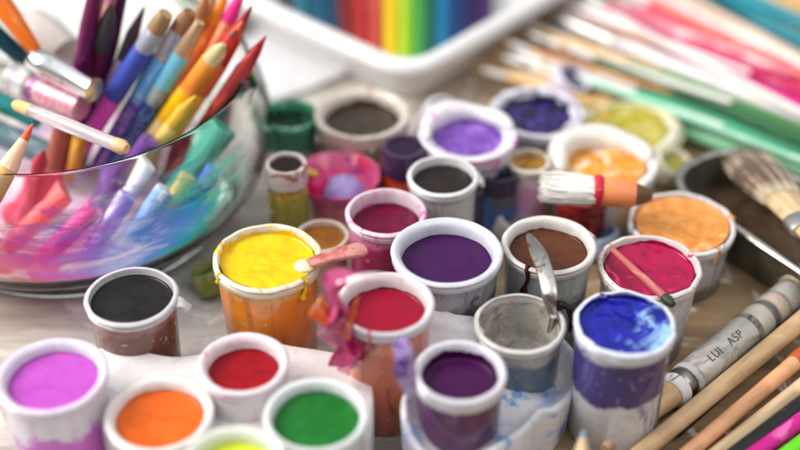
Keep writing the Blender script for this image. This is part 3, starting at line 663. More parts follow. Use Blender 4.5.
flat_brush('second bright teal handled brush nearer the corner', 715, -18, 800, 22, .7, .7, (.03, .1), .38, coat_mat('handle_aqua', P(30, 150, 170), P(110, 200, 206), .25), silver)
flat_brush('tan handled brush in the top right corner', 735, -20, 812, 14, .6, .6, (.03, .1), .42, orh, silver)
flat_brush('golden tan handled brush at the extreme top right corner', 760, -20, 815, 2, .6, .6, (.03, .1), .42, coat_mat('handle_gold', P(220, 180, 110), P(240, 214, 160), .3), silver)
for lab, x0, y0, x1, y1, z, r, c1, c2 in (
    ('thin ivory brush lying over the fuchsia handles', 572, -4, 800, 112, 1.5, .24, P(240, 232, 226), P(236, 170, 200)), ('thin raspberry brush over the deep pink one', 600, 2, 800, 90, 1.25, .22, P(206, 30, 96), P(246, 210, 220)),
    ('thin coral red brush among the pale pink handles', 622, -6, 800, 76, 1.4, .22, P(232, 90, 90), P(250, 220, 210)), ('thin blush white brush above the coral red one', 646, -10, 800, 64, 1.6, .24, P(246, 232, 228), P(240, 170, 180)),
    ('thin forest green brush over the mint and dark green handles', 560, 44, 800, 144, 1.55, .2, P(30, 84, 50), P(130, 170, 130)), ('thin light mint brush lying over the sea green handle', 540, 62, 800, 160, 1.35, .2, P(150, 206, 180), P(220, 236, 226)),
    ('thin petrol brush between the teal handles', 682, -24, 800, 47, 1.2, .2, P(10, 90, 110), P(120, 200, 200)), ('thin beige brush beside the deep teal handle', 664, -16, 800, 61, 1.3, .2, P(226, 204, 176), P(250, 240, 226))):
    flat_brush(lab, x0, y0, x1, y1, z, z, (.04, .14), r, coat_mat('handle_thin', c1, c2, .45, scale=140), wf)
rs = random.Random(3)
for lab, x0, y0, x1, y1, z, r, c1, c2 in (
    ('thin straw coloured brush reaching left towards the tray', 468, 66, 640, 116, 1.0, .18, P(216, 180, 120), P(240, 220, 190)), ('thin bone white brush above the straw coloured one', 486, 52, 690, 116, 1.1, .2, P(236, 230, 220), P(206, 180, 150)),
    ('thin caramel brush over the long white ferrule', 496, 40, 650, 86, 1.5, .18, P(190, 130, 80), P(226, 190, 150)), ('thin chalky brush under the caramel one', 508, 28, 700, 92, 1.3, .2, P(240, 236, 230), P(200, 190, 190)),
    ('thin sandy brush pointing at the tray corner', 500, 18, 640, 64, 1.0, .2, P(222, 184, 130), P(246, 232, 210)), ('thin cinnamon brush closest to the tray rim', 522, 2, 660, 46, 1.2, .18, P(176, 110, 70), P(220, 180, 150)),
    ('thin snowy brush between the cinnamon and pink ones', 540, -4, 720, 62, 1.4, .2, P(244, 240, 238), P(236, 190, 200)), ('thin dusky rose brush above the snowy one', 566, -12, 760, 62, 1.5, .2, P(226, 130, 150), P(246, 226, 226))):
    flat_brush(lab, x0, y0, x1, y1, z, z, (.08, .2), r, coat_mat('handle_thin', c1, c2, .4, scale=160), wf if rs.random() < .5 else silver)
# bare sticks and bristle ends by the tray
for lab, x0, y0, x1, y1, r, m in (('pale bare wooden stick nearest the midnight blue pot', 478, 62, 610, 106, .4, pale), ('tan wooden stick lying behind the pale one', 492, 46, 640, 96, .36, tan), ('brown tipped stick pointing to the tray', 505, 34, 600, 66, .4, darkw),
        ('whitewashed stick near the tray corner', 515, 22, 620, 60, .36, wf), ('tan stick closest to the tray', 520, 10, 640, 52, .38, tan), ('peach coloured stick above the tan ones', 545, -6, 650, 34, .4, peachw)):
    stick('wooden_stick', lab, 'stick', at(x0, y0, .42), at(x1, y1, .44), [('rod', [(0, r*.5), (.03, r*.9), (.5, r), (1, r*.9)], m)], 'wooden sticks beside the white tray', 18)

# ------------------------------------------------------------------ steel tin with a pale brush
def rrect(w, l, r, n=12):
    pts = []
    for cx, cy, a0 in ((w/2-r, l/2-r, 0), (-w/2+r, l/2-r, PI/2), (-w/2+r, -l/2+r, PI), (w/2-r, -l/2+r, 1.5*PI)):
        for i in range(n+1): a = a0+PI/2*i/n; pts.append(Vector((cx+r*math.cos(a), cy+r*math.sin(a), 0)))
    return pts
def tin():
    z = 2.0; e0, e1 = at(684, 170, z), at(800, 245, z); d = (e1-e0); d.z = 0; d.normalize()
    W, L = 4.6, 10.5
    nr = Vector((-d.y, d.x, 0)); c = e0+d*(L/2-.3)+nr*(W/2-1.1); c.z = 0
    root = empty('steel_tin', c, 'dark steel tin with rounded corners, right of the peach pot', 'tin'); root.rotation_euler = (0, 0, math.atan2(d.y, d.x)-PI/2)
    st = Mat('tin_steel'); k = nseed(); n = st.noise(60, 5, .6, .5, seed=k)
    st.col(st.mix(st.step(n, .4, .65), P(120, 114, 98), P(84, 78, 66))).set(rough=.34, metal=.45); st.bump(n, .15, .0008)
    f = lambda off, zz: [p+Vector((0, 0, zz)) for p in rrect(W+2*off, L+2*off, 1.9+off)]
    MB().loops([f(-.35, 0), f(-.2, .05), f(-.06, 1.2), f(0, 1.8), f(-.16, 1.8), f(-.3, 1.0), f(-.45, .25)], True, True).build('tin_body', st.m, root)
    MB().loops([f(-.2, 1.82), f(-.2, 1.95), f(-.1, 2.02), f(.08, 2.02), f(.16, 1.93), f(.14, 1.8), f(.02, 1.76)], closed=True).build('rim', metal_mat('tin_rim', (.5, .48, .44, 1), .25), root)
    MB().loops([f(-.42, .35), f(-.4, .5), f(-1.0, .55)], True, True).build('dried_paint', paint('tin_residue', P(84, 64, 48), P(120, 96, 76), rough=.3), root)
    a, b = at(838, 256, 3.6), at(738, 152, 1.5)
    r2, LL = stick('paint_brush', 'wide brush with pale dried bristles and flat wooden handle, resting in the steel tin', 'brush', a, b, [
        ('handle', [(0, .5), (.02, .6), (.3, .72), (.52, .8)], wood('wood_light', P(222, 196, 150)), .45), ('ferrule', [(.22, .82), (.23, .86), (.3, .86), (.31, .82)], silver, .5),
        ('bristle_core', [(.5, .8), (.6, 1.0), (.75, 1.15), (.9, .9), (.98, .4), (1, .1)], bristle_mat('bristle_dull', P(196, 176, 146), P(90, 66, 50), 6.0), .5)], n=32)
    hairs(r2, .5*LL, LL, .85, .9, bristle_mat('bristle_cream', P(214, 196, 166), P(110, 84, 62), LL*.9), 220, .5, 1.3)
tin()

# ------------------------------------------------------------------ white tray of coloured pencils
def tray():
    z = 2.6; c0 = at(412, 76, z); l = at(246, 0, z)-c0; r = at(540, 2, z)-c0; l.normalize(); r.normalize()
    # an almost right-angled tray with its nearest corner rounded
    Lr, Ll = 22.0, 17.0
    P0, P1, P2, P3 = c0, c0+r*Lr, c0+r*Lr+l*Ll, c0+l*Ll
    org = Vector((c0.x, c0.y, 0))
    ctr = (P0+P2)/2
    def outline(off, zz, rad=2.6):
        quad = [P0, P1, P2, P3]; pts = []
        def inset(i):
            a, b, c = quad[i-1], quad[i], quad[(i+1) % 4]
            u, v = (a-b).normalized(), (c-b).normalized()
            sn = u.cross(v).length
            return b-(u+v)*(off/sn), u, v
        for i in range(4):
            b, u, v = inset(i); rr = rad+off
            ang = u.angle(v); t = rr/math.tan(ang/2); s0, s1 = b+u*t, b+v*t
            for j in range(13):
                q = j/12; p = s0*(1-q)**2+b*2*q*(1-q)+s1*q*q; pts.append(Vector((p.x-org.x, p.y-org.y, zz)))
        return pts
    root = empty('pencil_tray', org, 'white plastic tray with a broad rounded rim, at the top', 'tray')
    tm = plastic('tray_white', P(242, 240, 240), P(206, 202, 206), .1, sss=.15, rough=.28)
    o = outline
    MB().loops([o(-1.5, .0), o(-1.25, .06), o(-.95, .6), o(-.75, 1.9), o(-.9, 1.9), o(-1.1, .7), o(-1.5, .3)], True, True).build('tray_body', tm, root)
    MB().loops([o(-.9, 1.85), o(-.92, 2.35), o(-.8, 2.55), o(-.5, 2.62), o(-.15, 2.55), o(0, 2.3), o(-.02, 2.0), o(-.12, 1.85), o(-.25, 1.9), o(-.3, 2.2), o(-.7, 2.3), o(-.8, 1.85)], closed=True).build('rim', tm, root)
    ks = [(285, P(28, 60, 70), 'dark slate'), (304, P(16, 108, 132), 'sea blue'), (321, P(14, 84, 116), 'steel blue'), (334, P(24, 68, 96), 'dusky blue'), (347, P(122, 34, 34), 'maroon'), (361, P(176, 44, 38), 'brick red'), (376, P(196, 72, 62), 'salmon red'),
          (391, P(238, 196, 20), 'yellow'), (405, P(166, 204, 40), 'lime'), (418, P(70, 158, 60), 'green'), (430, P(26, 96, 76), 'bottle green'), (443, P(16, 112, 160), 'azure'), (457, P(24, 56, 110), 'navy'), (470, P(42, 30, 84), 'indigo'), (484, P(66, 36, 92), 'violet')]
    for i, (x, c, nm) in enumerate(ks):
        a = at(400+(x-400)*.96, 58 if x > 380 else 40, 1.1); a = at(x, 62-abs(x-408)*.42, .95+.0)
        b = at(400+(x-400)*1.12, -120, 1.5)
        d = (b-a).normalized(); a2 = a-d*.6
        cm_ = coat_mat('pencil_coat', tuple(v*.8 for v in c[:3])+(1,), tuple(min(1, v*1.35+.02) for v in c[:3])+(1,), .2, .3)
        stick('coloured_pencil', nm+' coloured pencil lying in the white tray', 'pencil', a2, a2+d*15, [('barrel', [(0, .3), (.005, .36), (.97, .36)], cm_), ('sharpened_wood', [(.97, .38), (1, .1)], pale)], 'coloured pencils in the white tray', 12)
tray()

# white plate behind the bowl
c = at(105, -12, .9); pr = empty('plate', (c.x, c.y, 0), 'white plate with grey green rings, behind the glass bowl', 'plate')
MB().lathe([(0, .15), (4.2, .15), (4.6, .0), (5.0, .1), (8.2, .95), (8.5, 1.0), (8.4, 1.12), (5.2, .45), (4.8, .38), (0, .36)], n=96).build('dish', plastic('plate_white', P(226, 226, 222), P(196, 204, 190), .1, sss=.05, rough=.2), pr)
for rr, zz in ((5.6, .6), (6.6, .84), (7.6, 1.06)):
    MB().lathe([(rr-.22, zz-.06), (rr-.2, zz+.0), (rr+.2, zz+.1), (rr+.22, zz+.02)], n=96, closed=True).build('ring', plastic('ring_green', P(168, 184, 156), sss=0), pr)

def paper():
    e = [(150, 30), (222, 8), (352, 70), (332, 100), (235, 96)]
    a, b, c, d = at(150, 20, .3), at(225, 0, .3), at(362, 66, .3), at(262, 104, .3)
    g = []
    for i in range(13):
        row = []
        for j in range(17):
            u, v = i/12, j/16; q = a*(1-u)*(1-v)+b*u*(1-v)+c*u*v+d*(1-u)*v
            row.append(Vector((q.x, q.y, .22+.16*mn.noise((q.x*.35, q.y*.35, 1))+.05*mn.noise((q.x, q.y, 4)))))
        g.append(row)
    o = MB().slab(g, .05).build('paper_towel', plastic('paper_white', P(220, 218, 220), P(200, 190, 200), .08, sss=0, rough=.8), None, 80)
    tag(o, 'white paper towel on the table between the bowl and the pencil tray', 'paper towel')
paper()

# ------------------------------------------------------------------ glass bowl
BX, BY = -13.46, 5.76
def bowl():
    root = empty('glass_bowl', (BX, BY, 0), 'large clear glass bowl smeared with pink, blue and teal paint, holding brushes', 'bowl')
    out = [(5.3, 0), (5.9, .08), (6.1, .2), (6.0, .32), (6.25, .45), (6.15, .58), (6.5, .75), (6.6, .9), (7.3, 1.6), (7.9, 2.5), (8.2, 3.4), (8.27, 4.2), (8.15, 5.1), (7.9, 6.0), (7.48, 6.85)]
    inn = [(7.36, 6.85), (7.65, 6.0), (7.9, 5.1), (8.0, 4.2), (7.93, 3.4), (7.62, 2.5), (7.0, 1.7), (6.0, 1.1), (4.5, .85), (2, .75)]
    g = Mat('bowl_glass'); g.col((.985, 1, .995, 1)).set(rough=.015, trans=1.0, ior=1.3); g.bump(g.noise(60, 2, seed=3), .12, .001)
    MB().lathe([(0, 0)]+[(2, 0)]+out+[(7.46, 6.96), (7.42, 6.98), (7.38, 6.96)]+inn+[(0, .72)], n=160).build('glass', g.m, root, 80)
    m = Mat('bowl_paint'); X = m.xyz()
    th = m.math('ARCTAN2', X[1], X[0]); t = m.math('DIVIDE', m.math('ADD', th, PI), 2*PI)
    cv = m.n.new('ShaderNodeCombineXYZ'); m.link(m.math('MULTIPLY', t, 9), cv.inputs[0]); m.link(m.math('MULTIPLY', X[2], 55), cv.inputs[1])
    m.link(m.math('MULTIPLY', t, 3), cv.inputs[2])
    n1 = m.noise(1.6, 5, .6, .8, seed=2, vec=cv.outputs[0]); n2 = m.noise(1.5, 4, .5, .8, seed=9, vec=cv.outputs[0])
    n3 = m.noise(1.1, 3, .5, .5, seed=21, vec=cv.outputs[0])
    tt = m.math('ADD', t, m.math('MULTIPLY', m.math('SUBTRACT', n1, .5), .16))
    c = m.ramp(tt, [(.10, P(230, 50, 70)), (.19, P(248, 76, 100)), (.235, P(252, 60, 140)), (.265, P(232, 70, 200)), (.29, P(170, 140, 240)), (.315, P(200, 214, 248)), (.34, P(90, 140, 226)), (.365, P(50, 160, 196)), (.39, P(70, 200, 170)), (.43, P(150, 190, 176)), (.5, P(220, 220, 220))])
    c = m.mix(m.step(n2, .54, .72), c, P(244, 238, 246)); c = m.mix(m.step(n3, .64, .7), c, P(250, 214, 90)); c = m.mix(m.step(m.noise(2.2, 4, .6, 1, seed=33, vec=cv.outputs[0]), .66, .72), c, P(60, 90, 180))
    zlow = m.step(X[2], .068, .022)
    ang = m.math('MULTIPLY', m.step(t, .05, .14), m.step(t, .54, .36))
    dens = m.math('ADD', m.noise(2.0, 5, .65, 1.0, seed=14, vec=cv.outputs[0]), m.math('MULTIPLY', m.math('SUBTRACT', zlow, .5), .55))
    a = m.math('MULTIPLY', m.step(dens, .27, .56), m.math('MULTIPLY', ang, .88))
    m.b.inputs['Roughness'].default_value = .35
    m.col(c)
    tr = m.n.new('ShaderNodeBsdfTranslucent'); m.link(c, tr.inputs[0]); mx = m.n.new('ShaderNodeMixShader'); mx.inputs[0].default_value = .7
    m.link(m.b.outputs[0], mx.inputs[1]); m.link(tr.outputs[0], mx.inputs[2])
    tp = m.n.new('ShaderNodeBsdfTransparent'); m2 = m.n.new('ShaderNodeMixShader'); m.link(a, m2.inputs[0]); m.link(tp.outputs[0], m2.inputs[1]); m.link(mx.outputs[0], m2.inputs[2])
    m.link(m2.outputs[0], m.out.inputs[0])
    bounce = paint('bounce_pale', P(240, 190, 214), P(236, 232, 240), P(150, 180, 236), rough=.3, swirl=22)
    MB().lathe([(0, 1.12), (2, 1.1), (4, 1.12), (5.4, 1.13), (5.85, 1.16), (5.3, .98), (0, .96)], n=96, wob=.08, seed=4).build('bounce_disc', bounce, root)  # pale disc added on the floor to throw light up inside the bowl
    film = [(r-.03, z+.02) for r, z in reversed(inn) if z < 6.95]
    MB().lathe(film, n=160).build('paint_smear', m.m, root, 80)
bowl()
GI = 'pens and brushes standing in the glass bowl'
def inside(label, x0, y0, z0, x1, y1, z1, segs, cat='brush', name='paint_brush'):
    if cat in ('pen', 'brush', 'pencil'): segs = [(q[0], [(a, r*.88) for a, r in q[1]])+tuple(q[2:]) for q in segs]
    return stick(name, label, cat, at(x0, y0, z0), at(x1, y1, z1), segs, GI)
def glit(name, c, c2):
    m = Mat(name); k = nseed(); n = m.noise(900, 2, .6, seed=k); m.col(m.mix(m.step(n, .55, .62), c, c2)).set(rough=.3, coat=.5, metal=.2); m.bump(n, .3, .0003); return m.m
tp_ = tube_prof
inside('blue and magenta pen with a tan brush tip', 62, 178, 1.6, 166, 14, 9.5, [('grip', tp_(.0, .52, .44), coat_mat('pen_magenta', P(196, 70, 170), P(220, 120, 200), .2)), ('barrel', tp_(.52, .8, .47), coat_mat('pen_blue', P(58, 78, 168), P(96, 110, 190), .2)),
    ('ferrule', tp_(.8, .91, .44), coat_mat('pen_grey', P(160, 164, 178), P(206, 206, 210), .4)), ('tip', [(.91, .42), (.95, .4), (1, .3)], wood('tip_tan', P(176, 140, 98)))], 'pen', 'brush_pen')
inside('sky blue pen with purple glitter grip', 92, 178, 1.6, 190, 12, 9.5, [('grip', tp_(.0, .5, .44), glit('glitter_purple', P(70, 56, 140), P(190, 160, 220))), ('barrel', tp_(.5, .74, .46), coat_mat('pen_sky', P(92, 160, 214), P(160, 200, 232), .3)),
    ('ferrule', tp_(.74, .9, .43), coat_mat('pen_smear', P(190, 180, 180), P(120, 140, 170), .4)), ('tip', [(.9, .42), (.95, .38), (1, .26)], darkw)], 'pen', 'brush_pen')
inside('pale turquoise pen with navy glitter grip', 108, 182, 1.6, 200, 22, 9.2, [('grip', tp_(.0, .52, .42), glit('glitter_navy', P(24, 48, 110), P(110, 160, 210))), ('barrel', tp_(.52, .62, .43), coat_mat('pen_steel', P(150, 160, 160), P(90, 110, 120), .4)),
    ('barrel', tp_(.62, .82, .43), coat_mat('pen_turq', P(116, 196, 218), P(170, 220, 230), .3)), ('tip', [(.82, .41), (.9, .36), (1, .2)], tan)], 'pen', 'brush_pen')
plh = coat_mat('handle_plum', P(104, 16, 78), P(140, 40, 110), .2, .25)
inside('glossy plum handle, leftmost of the upright dark ones', 60, 180, 1.2, 97, -18, 10.5, [('handle', [(0, .3), (.5, .4), (.8, .38), (1, .25)], plh)])
inside('deep aubergine handle leaning right of the plum one', 80, 170, 1.2, 124, -12, 10.0, [('handle', [(0, .3), (.5, .36), (.75, .34), (1, .2)], coat_mat('handle_aubergine', P(72, 12, 62), P(110, 30, 90), .2, .25))])
inside('charcoal brush with a pointed tip and pink blot between dark handles', 78, 150, 2.0, 112, 4, 9.6, [('handle', [(0, .3), (.5, .34), (.72, .36)], coat_mat('handle_wine', P(110, 26, 70), P(60, 40, 60), .4)), ('tip', [(.72, .38), (.85, .4), (.95, .24), (1, .06)], coat_mat('tip_charcoal', P(66, 62, 62), P(120, 110, 106), .3))])
inside('mauve topped dark brush against the plate', 86, 150, 2.0, 116, -22, 10.0, [('handle', [(0, .3), (.75, .34)], coat_mat('handle_umber', P(60, 44, 54), P(120, 60, 90), .4)), ('tip', [(.75, .36), (.9, .34), (1, .2)], coat_mat('tip_mauve', P(190, 100, 150), P(200, 150, 120), .4))])
inside('yellow and orange brush leaning on the rim', 128, 172, 2.2, 224, 44, 8.6, [('handle', tp_(.0, .42, .44), coat_mat('handle_sand', P(206, 176, 120))), ('paint_coat', tp_(.42, .66, .48), paint('yellow_coat', P(244, 200, 20), P(240, 170, 20), rough=.2)), ('ferrule', tp_(.66, .88, .46), coat_mat('coat_orange', P(240, 146, 50), P(244, 180, 100), .3)), ('tip', [(.88, .44), (.95, .36), (1, .12)], coat_mat('tip_sand', P(196, 180, 130)))])
inside('orange brush with coral ferrule and red tip leaning right', 138, 186, 2.0, 243, 22, 9.2, [('handle', tp_(.0, .3, .42), tan), ('handle', tp_(.3, .6, .46), coat_mat('coat_amber', P(240, 156, 56), P(246, 190, 110), .3)), ('ferrule', tp_(.6, .78, .5), coat_mat('coat_coral', P(236, 110, 60), P(220, 80, 50), .4)), ('tip', [(.78, .48), (.9, .4), (1, .08)], coat_mat('tip_red', P(196, 40, 40), P(226, 110, 70), .4))])
inside('burnt orange pencil behind the orange brushes', 150, 160, 2.4, 230, -14, 9.6, [('body', tp_(0, .8, .36), coat_mat('body_rust', P(214, 100, 40), P(240, 160, 90), .3)), ('tip', [(.8, .36), (1, .06)], coat_mat('tip_orange', P(236, 140, 40)))], 'pencil', 'pencil')
inside('hot pink tipped pencil at the top of the cluster', 160, 165, 2.4, 246, -16, 9.8, [('body', tp_(0, .8, .34), coat_mat('body_peach', P(226, 130, 90), P(240, 170, 120), .3)), ('tip', [(.8, .34), (.9, .25), (1, .1)], coat_mat('tip_hotpink', P(232, 50, 140)))], 'pencil', 'pencil')
inside('dark red pencil with a sharp tip pointing far right', 170, 180, 2.2, 266, 36, 8.6, [('body', tp_(0, .74, .38), coat_mat('body_brick', P(196, 70, 50), P(226, 120, 90), .3)), ('tip', [(.74, .38), (.9, .24), (1, .03)], coat_mat('tip_crimson', P(180, 24, 50)))], 'pencil', 'pencil')
inside('brush with tawny bristles and a black navy handle', 176, 110, 3.4, 207, -6, 9.6, [('handle', tp_(0, .5, .36), coat_mat('handle_ink', P(22, 30, 52), P(70, 80, 100), .3)), ('bristles', [(.5, .36), (.65, .46), (.85, .36), (1, .08)], bristle_mat('bristle_tawny', P(200, 140, 90)))])
inside('slim teal blue brush behind the glitter pens', 150, 150, 2.6, 206, 60, 7.0, [('handle', tp_(0, .7, .3), coat_mat('handle_petrol', P(40, 110, 140), P(190, 200, 210), .4)), ('tip', [(.7, .3), (1, .05)], coat_mat('tip_petrol', P(30, 70, 100)))])
inside('grey white tipped brush above the sky blue pen', 150, 140, 2.6, 212, -12, 9.4, [('handle', tp_(0, .7, .3), coat_mat('handle_moss', P(150, 140, 80), P(90, 80, 70), .4)), ('bristles', [(.7, .32), (.85, .36), (1, .1)], bristle_mat('bristle_lime', P(206, 196, 130)))])
inside('bright orange handle entering from the upper left', 42, 60, 6.8, -24, -32, 10.0, [('handle', [(0, .18), (.1, .32), (.5, .48), (1, .5)], coat_mat('handle_orange', P(236, 116, 30), P(244, 150, 80), .2, .2))])
inside('dark teal handle under the bright orange one', 36, 70, 6.0, -30, 12, 8.6, [('handle', [(0, .2), (.3, .4), (1, .45)], coat_mat('handle_darkteal', P(20, 76, 90), P(60, 120, 130), .3, .25))])
inside('chrome tube lying behind the plum handles', 34, 60, 6.9, 94, 90, 6.6, [('tube', [(0, .5), (.02, .55), (.3, .55), (.32, .5), (1, .5)], metal_mat('chrome', (.8, .8, .8, 1), .16, (.3, .3, .32, 1), .2))], 'tube', 'chrome_tube')
inside('clear capped tube of pink glitter lying under the chrome one', 10, 78, 6.0, 82, 108, 5.6, [('cap', [(0, .62), (.02, .72), (.3, .74), (.32, .66)], clear('cap_clear', (.9, .92, .92, 1), .08, .7)), ('tube', tp_(.3, 1, .6), glit('glitter_pink', P(206, 140, 160), P(240, 200, 190))), ('band', tp_(.34, .42, .63), glit('glitter_plum', P(120, 50, 120), P(200, 130, 190)))], 'tube', 'glitter_tube')
inside('gold tipped brush with a clear white handle lying across the rim', 14, 104, 7.4, 127, 149, 7.35, [('tip', [(0, .16), (.03, .26), (.16, .3)], coat_mat('tip_gold', P(206, 180, 120), P(120, 100, 70), .3)), ('handle', [(.16, .28), (.5, .3), (.9, .28)], clear('handle_clear', (.8, .76, .78, 1), .2, .6)), ('end', [(.9, .3), (.96, .32), (1, .2)], tan)])
inside('tan pencil with a coral tip at the left edge', -30, 236, 5.0, 33, 124, 8.0, [('body', tp_(0, .6, .42), coat_mat('body_tan', P(220, 170, 110), P(236, 196, 150), .3)), ('sharpened_wood', [(.6, .42), (.86, .2)], coat_mat('tip_peachy', P(236, 190, 160))), ('lead', [(.86, .2), (1, .05)], coat_mat('lead_coral', P(226, 90, 60)))], 'pencil', 'pencil')
inside('reddish brown stick standing in the middle of the bowl', 48, 190, 1.4, 66, 118, 4.6, [('rod', tp_(0, 1, .42), coat_mat('rod_brown', P(150, 84, 66), P(190, 120, 100), .3))], 'stick', 'wooden_stick')
inside('ochre stick beside the reddish brown one', 70, 190, 1.4, 82, 130, 4.4, [('rod', tp_(0, 1, .3), coat_mat('rod_ochre', P(190, 130, 50), P(230, 180, 70), .3))], 'stick', 'wooden_stick')
inside('grey blue handle lying low on the left', -30, 120, 3.6, 60, 160, 2.6, [('handle', tp_(0, 1, .6), coat_mat('handle_greyblue', P(92, 120, 130), P(150, 170, 176), .4))])
inside('turquoise handle lying at the left edge above the grey blue one', -30, 88, 5.0, 40, 120, 4.0, [('handle', tp_(0, 1, .5), coat_mat('handle_turq', P(30, 130, 130), P(16, 60, 70), .4))])
inside('violet handle deep inside the bowl', 96, 210, 1.2, 150, 140, 4.8, [('handle', tp_(0, 1, .42), coat_mat('handle_violet', P(110, 70, 150), P(190, 150, 200), .4))])
inside('rosy handle deep inside the bowl on the left', 10, 220, 1.2, 60, 180, 3.2, [('handle', tp_(0, 1, .5), coat_mat('handle_rosy', P(214, 70, 100), P(236, 140, 160), .4))])
inside('teal handle deep inside the bowl on the right', 150, 226, 1.5, 226, 130, 5.4, [('handle', tp_(0, 1, .5), coat_mat('handle_seafoam', P(60, 150, 130), P(120, 190, 170), .4))])
inside('salmon streaked handle leaning on the right wall', 176, 214, 1.8, 244, 80, 6.6, [('handle', tp_(0, .7, .44), coat_mat('handle_mist', P(140, 150, 150), P(90, 110, 110), .4)), ('tip', [(.7, .44), (1, .2)], coat_mat('tip_salmon', P(206, 130, 130), P(160, 140, 150), .4))])
for lab, x0, y0, z0, x1, y1, z1, r, c1, c2, c3 in (
    ('slim scarlet brush with a pointed red tip in the right cluster', 150, 178, 2.0, 252, 6, 9.4, .3, P(200, 40, 40), P(236, 120, 80), P(170, 20, 40)),
    ('slim apricot brush with a brown tip in the right cluster', 140, 170, 2.0, 236, 30, 9.0, .28, P(240, 160, 90), P(230, 90, 50), P(140, 80, 60)),
    ('slim vermilion pencil rising at the rear of the cluster', 156, 150, 2.4, 218, -20, 9.8, .28, P(226, 86, 40), P(246, 170, 100), P(236, 190, 140)),
    ('slim maroon brush crossing before the scarlet one', 164, 184, 2.0, 256, 48, 8.4, .26, P(130, 24, 40), P(214, 80, 70), P(206, 60, 60)),
    ('slim lilac pen standing between the blue and plum handles', 74, 172, 1.8, 144, 8, 9.0, .26, P(130, 90, 170), P(200, 170, 210), P(90, 60, 80)),
    ('slim cobalt brush wedged between the sky blue and turquoise pens', 100, 176, 1.8, 194, 24, 9.0, .24, P(40, 70, 150), P(150, 180, 220), P(190, 150, 100)),
    ('slim black brown brush rising behind the glossy plum handle', 66, 150, 2.4, 106, -24, 9.8, .26, P(50, 30, 36), P(120, 40, 80), P(120, 90, 70)),
    ('slim amber brush lying low beneath the yellow one', 120, 190, 1.6, 196, 96, 6.6, .3, P(226, 170, 90), P(244, 210, 120), P(240, 190, 40)),
    ('slim jade brush showing through the right of the glass', 160, 216, 1.4, 236, 96, 6.4, .28, P(70, 160, 130), P(160, 210, 190), P(40, 100, 90)),
    ('slim rose brush showing through the left of the glass', 20, 226, 1.2, 44, 150, 5.0, .3, P(226, 90, 120), P(244, 180, 190), P(180, 40, 60))):
    inside(lab, x0, y0, z0, x1, y1, z1, [('handle', tp_(0, .55, r), coat_mat('slim_a', c1, c2, .45)), ('ferrule', tp_(.55, .7, r*1.1), coat_mat('slim_b', c2, c1, .45)), ('tip', [(.7, r), (.85, r*1.15), (1, .05)], bristle_mat('slim_c', c3))])
for lab, x0, y0, z0, x1, y1, z1, r, c1, c2 in (
    ('stubby coral handle low behind the front glass on the left', 6, 250, 1.7, 66, 196, 3.4, .45, P(240, 100, 100), P(250, 190, 190)), ('stubby candy pink handle low behind the front glass', 40, 262, 1.6, 96, 208, 3.6, .42, P(240, 80, 150), P(250, 200, 220)),
    ('stubby lavender handle low behind the front glass', 84, 262, 1.6, 128, 196, 4.0, .4, P(160, 130, 220), P(226, 214, 244)), ('stubby powder blue handle low behind the front glass', 112, 262, 1.6, 166, 190, 4.2, .44, P(140, 180, 236), P(230, 238, 250)),
    ('stubby golden handle low behind the front glass on the right', 140, 256, 1.7, 188, 176, 4.6, .36, P(244, 200, 90), P(250, 230, 170)), ('stubby royal blue handle low at the right of the glass', 166, 246, 1.8, 214, 168, 4.6, .36, P(60, 100, 200), P(170, 200, 240)),
    ('stubby white handle low in the middle of the bowl', 96, 240, 1.8, 150, 168, 4.4, .34, P(240, 238, 240), P(210, 220, 236))):
    inside(lab, x0, y0, z0, x1, y1, z1, [('handle', tp_(0, 1, r), coat_mat('stub_coat', c1, c2, .5, scale=150))])
# pale plastic bottle lying in the bowl
inside('pale grey squeeze bottle lying upper left in the bowl', 66, 60, 5.6, 18, 22, 6.6, [('bottle', [(0, .7), (.05, 1.0), (.5, 1.15), (.8, 1.0), (.9, .6)], plastic('bottle_pale', P(216, 206, 200), P(160, 190, 150), .2)), ('cap', [(.9, .5), (.92, .55), (1, .5)], plastic('bottle_cap', P(190, 196, 200)))], 'bottle', 'squeeze_bottle')

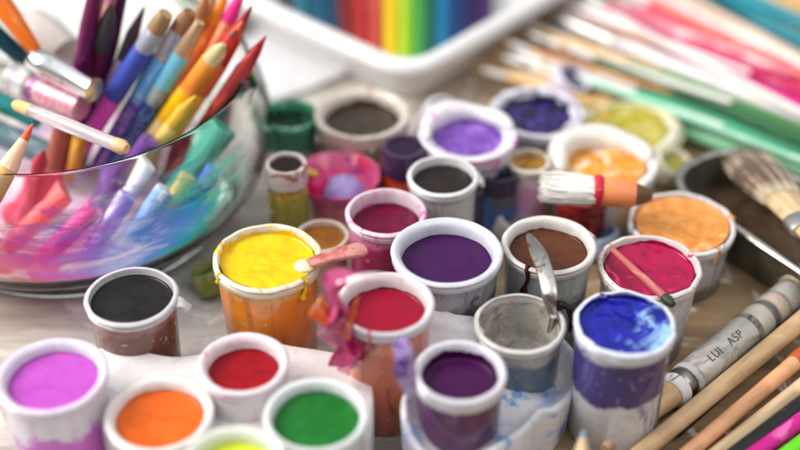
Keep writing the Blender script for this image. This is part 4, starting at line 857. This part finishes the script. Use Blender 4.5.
# ------------------------------------------------------------------ light, world, camera
w = bpy.data.worlds.new('World'); scene.world = w; w.use_nodes = True
wn, wl = w.node_tree.nodes, w.node_tree.links
tc = wn.new('ShaderNodeTexCoord'); sp = wn.new('ShaderNodeSeparateXYZ'); rp_ = wn.new('ShaderNodeValToRGB'); wl.new(tc.outputs['Generated'], sp.inputs[0]); wl.new(sp.outputs[2], rp_.inputs[0])
e = rp_.color_ramp.elements; e[0].position = .25; e[0].color = (.2, .2, .21, 1); e[1].position = .95; e[1].color = (.95, .98, 1, 1)
wl.new(rp_.outputs[0], wn['Background'].inputs[0]); wn['Background'].inputs[1].default_value = .95
def area(name, loc, target, size, power, col):
    l = bpy.data.lights.new(name, 'AREA'); l.shape = 'RECTANGLE'; l.size = size[0]*S; l.size_y = size[1]*S; l.energy = power; l.color = col
    o = bpy.data.objects.new(name, l); COL.objects.link(o); o.location = Vector(loc)*S
    o.rotation_euler = (Vector(target)-Vector(loc)).to_track_quat('-Z', 'Y').to_euler()
area('window_light', (-95, 5, 85), (0, 0, 2), (80, 70), 20, (1, .97, .93))
area('fill_light', (60, -40, 110), (0, 0, 2), (70, 70), 3, (1, .96, .9))  # added weak fill from front right, stands for no actual lamp
cam = bpy.data.cameras.new('Camera'); co = bpy.data.objects.new('Camera', cam); COL.objects.link(co)
cam.lens = 60; cam.sensor_width = 36; cam.clip_start = .01; cam.clip_end = 50
co.location = CAM*S; co.rotation_euler = (PI/2-PITCH, 0, 0)
cam.dof.use_dof = True; cam.dof.focus_distance = .473; cam.dof.aperture_fstop = 3.35; cam.dof.aperture_blades = 0
scene.camera = co
scene.view_settings.view_transform = 'Standard'; scene.view_settings.look = 'None'; scene.view_settings.exposure = .24; scene.view_settings.gamma = 1
try:
    scene.cycles.use_denoising = True; scene.cycles.denoiser = 'OPENIMAGEDENOISE'
except Exception: pass
scene.cycles.max_bounces = 14; scene.cycles.transmission_bounces = 12; scene.cycles.transparent_max_bounces = 16
scene.cycles.caustics_refractive = True; scene.cycles.caustics_reflective = False; scene.cycles.sample_clamp_indirect = 6
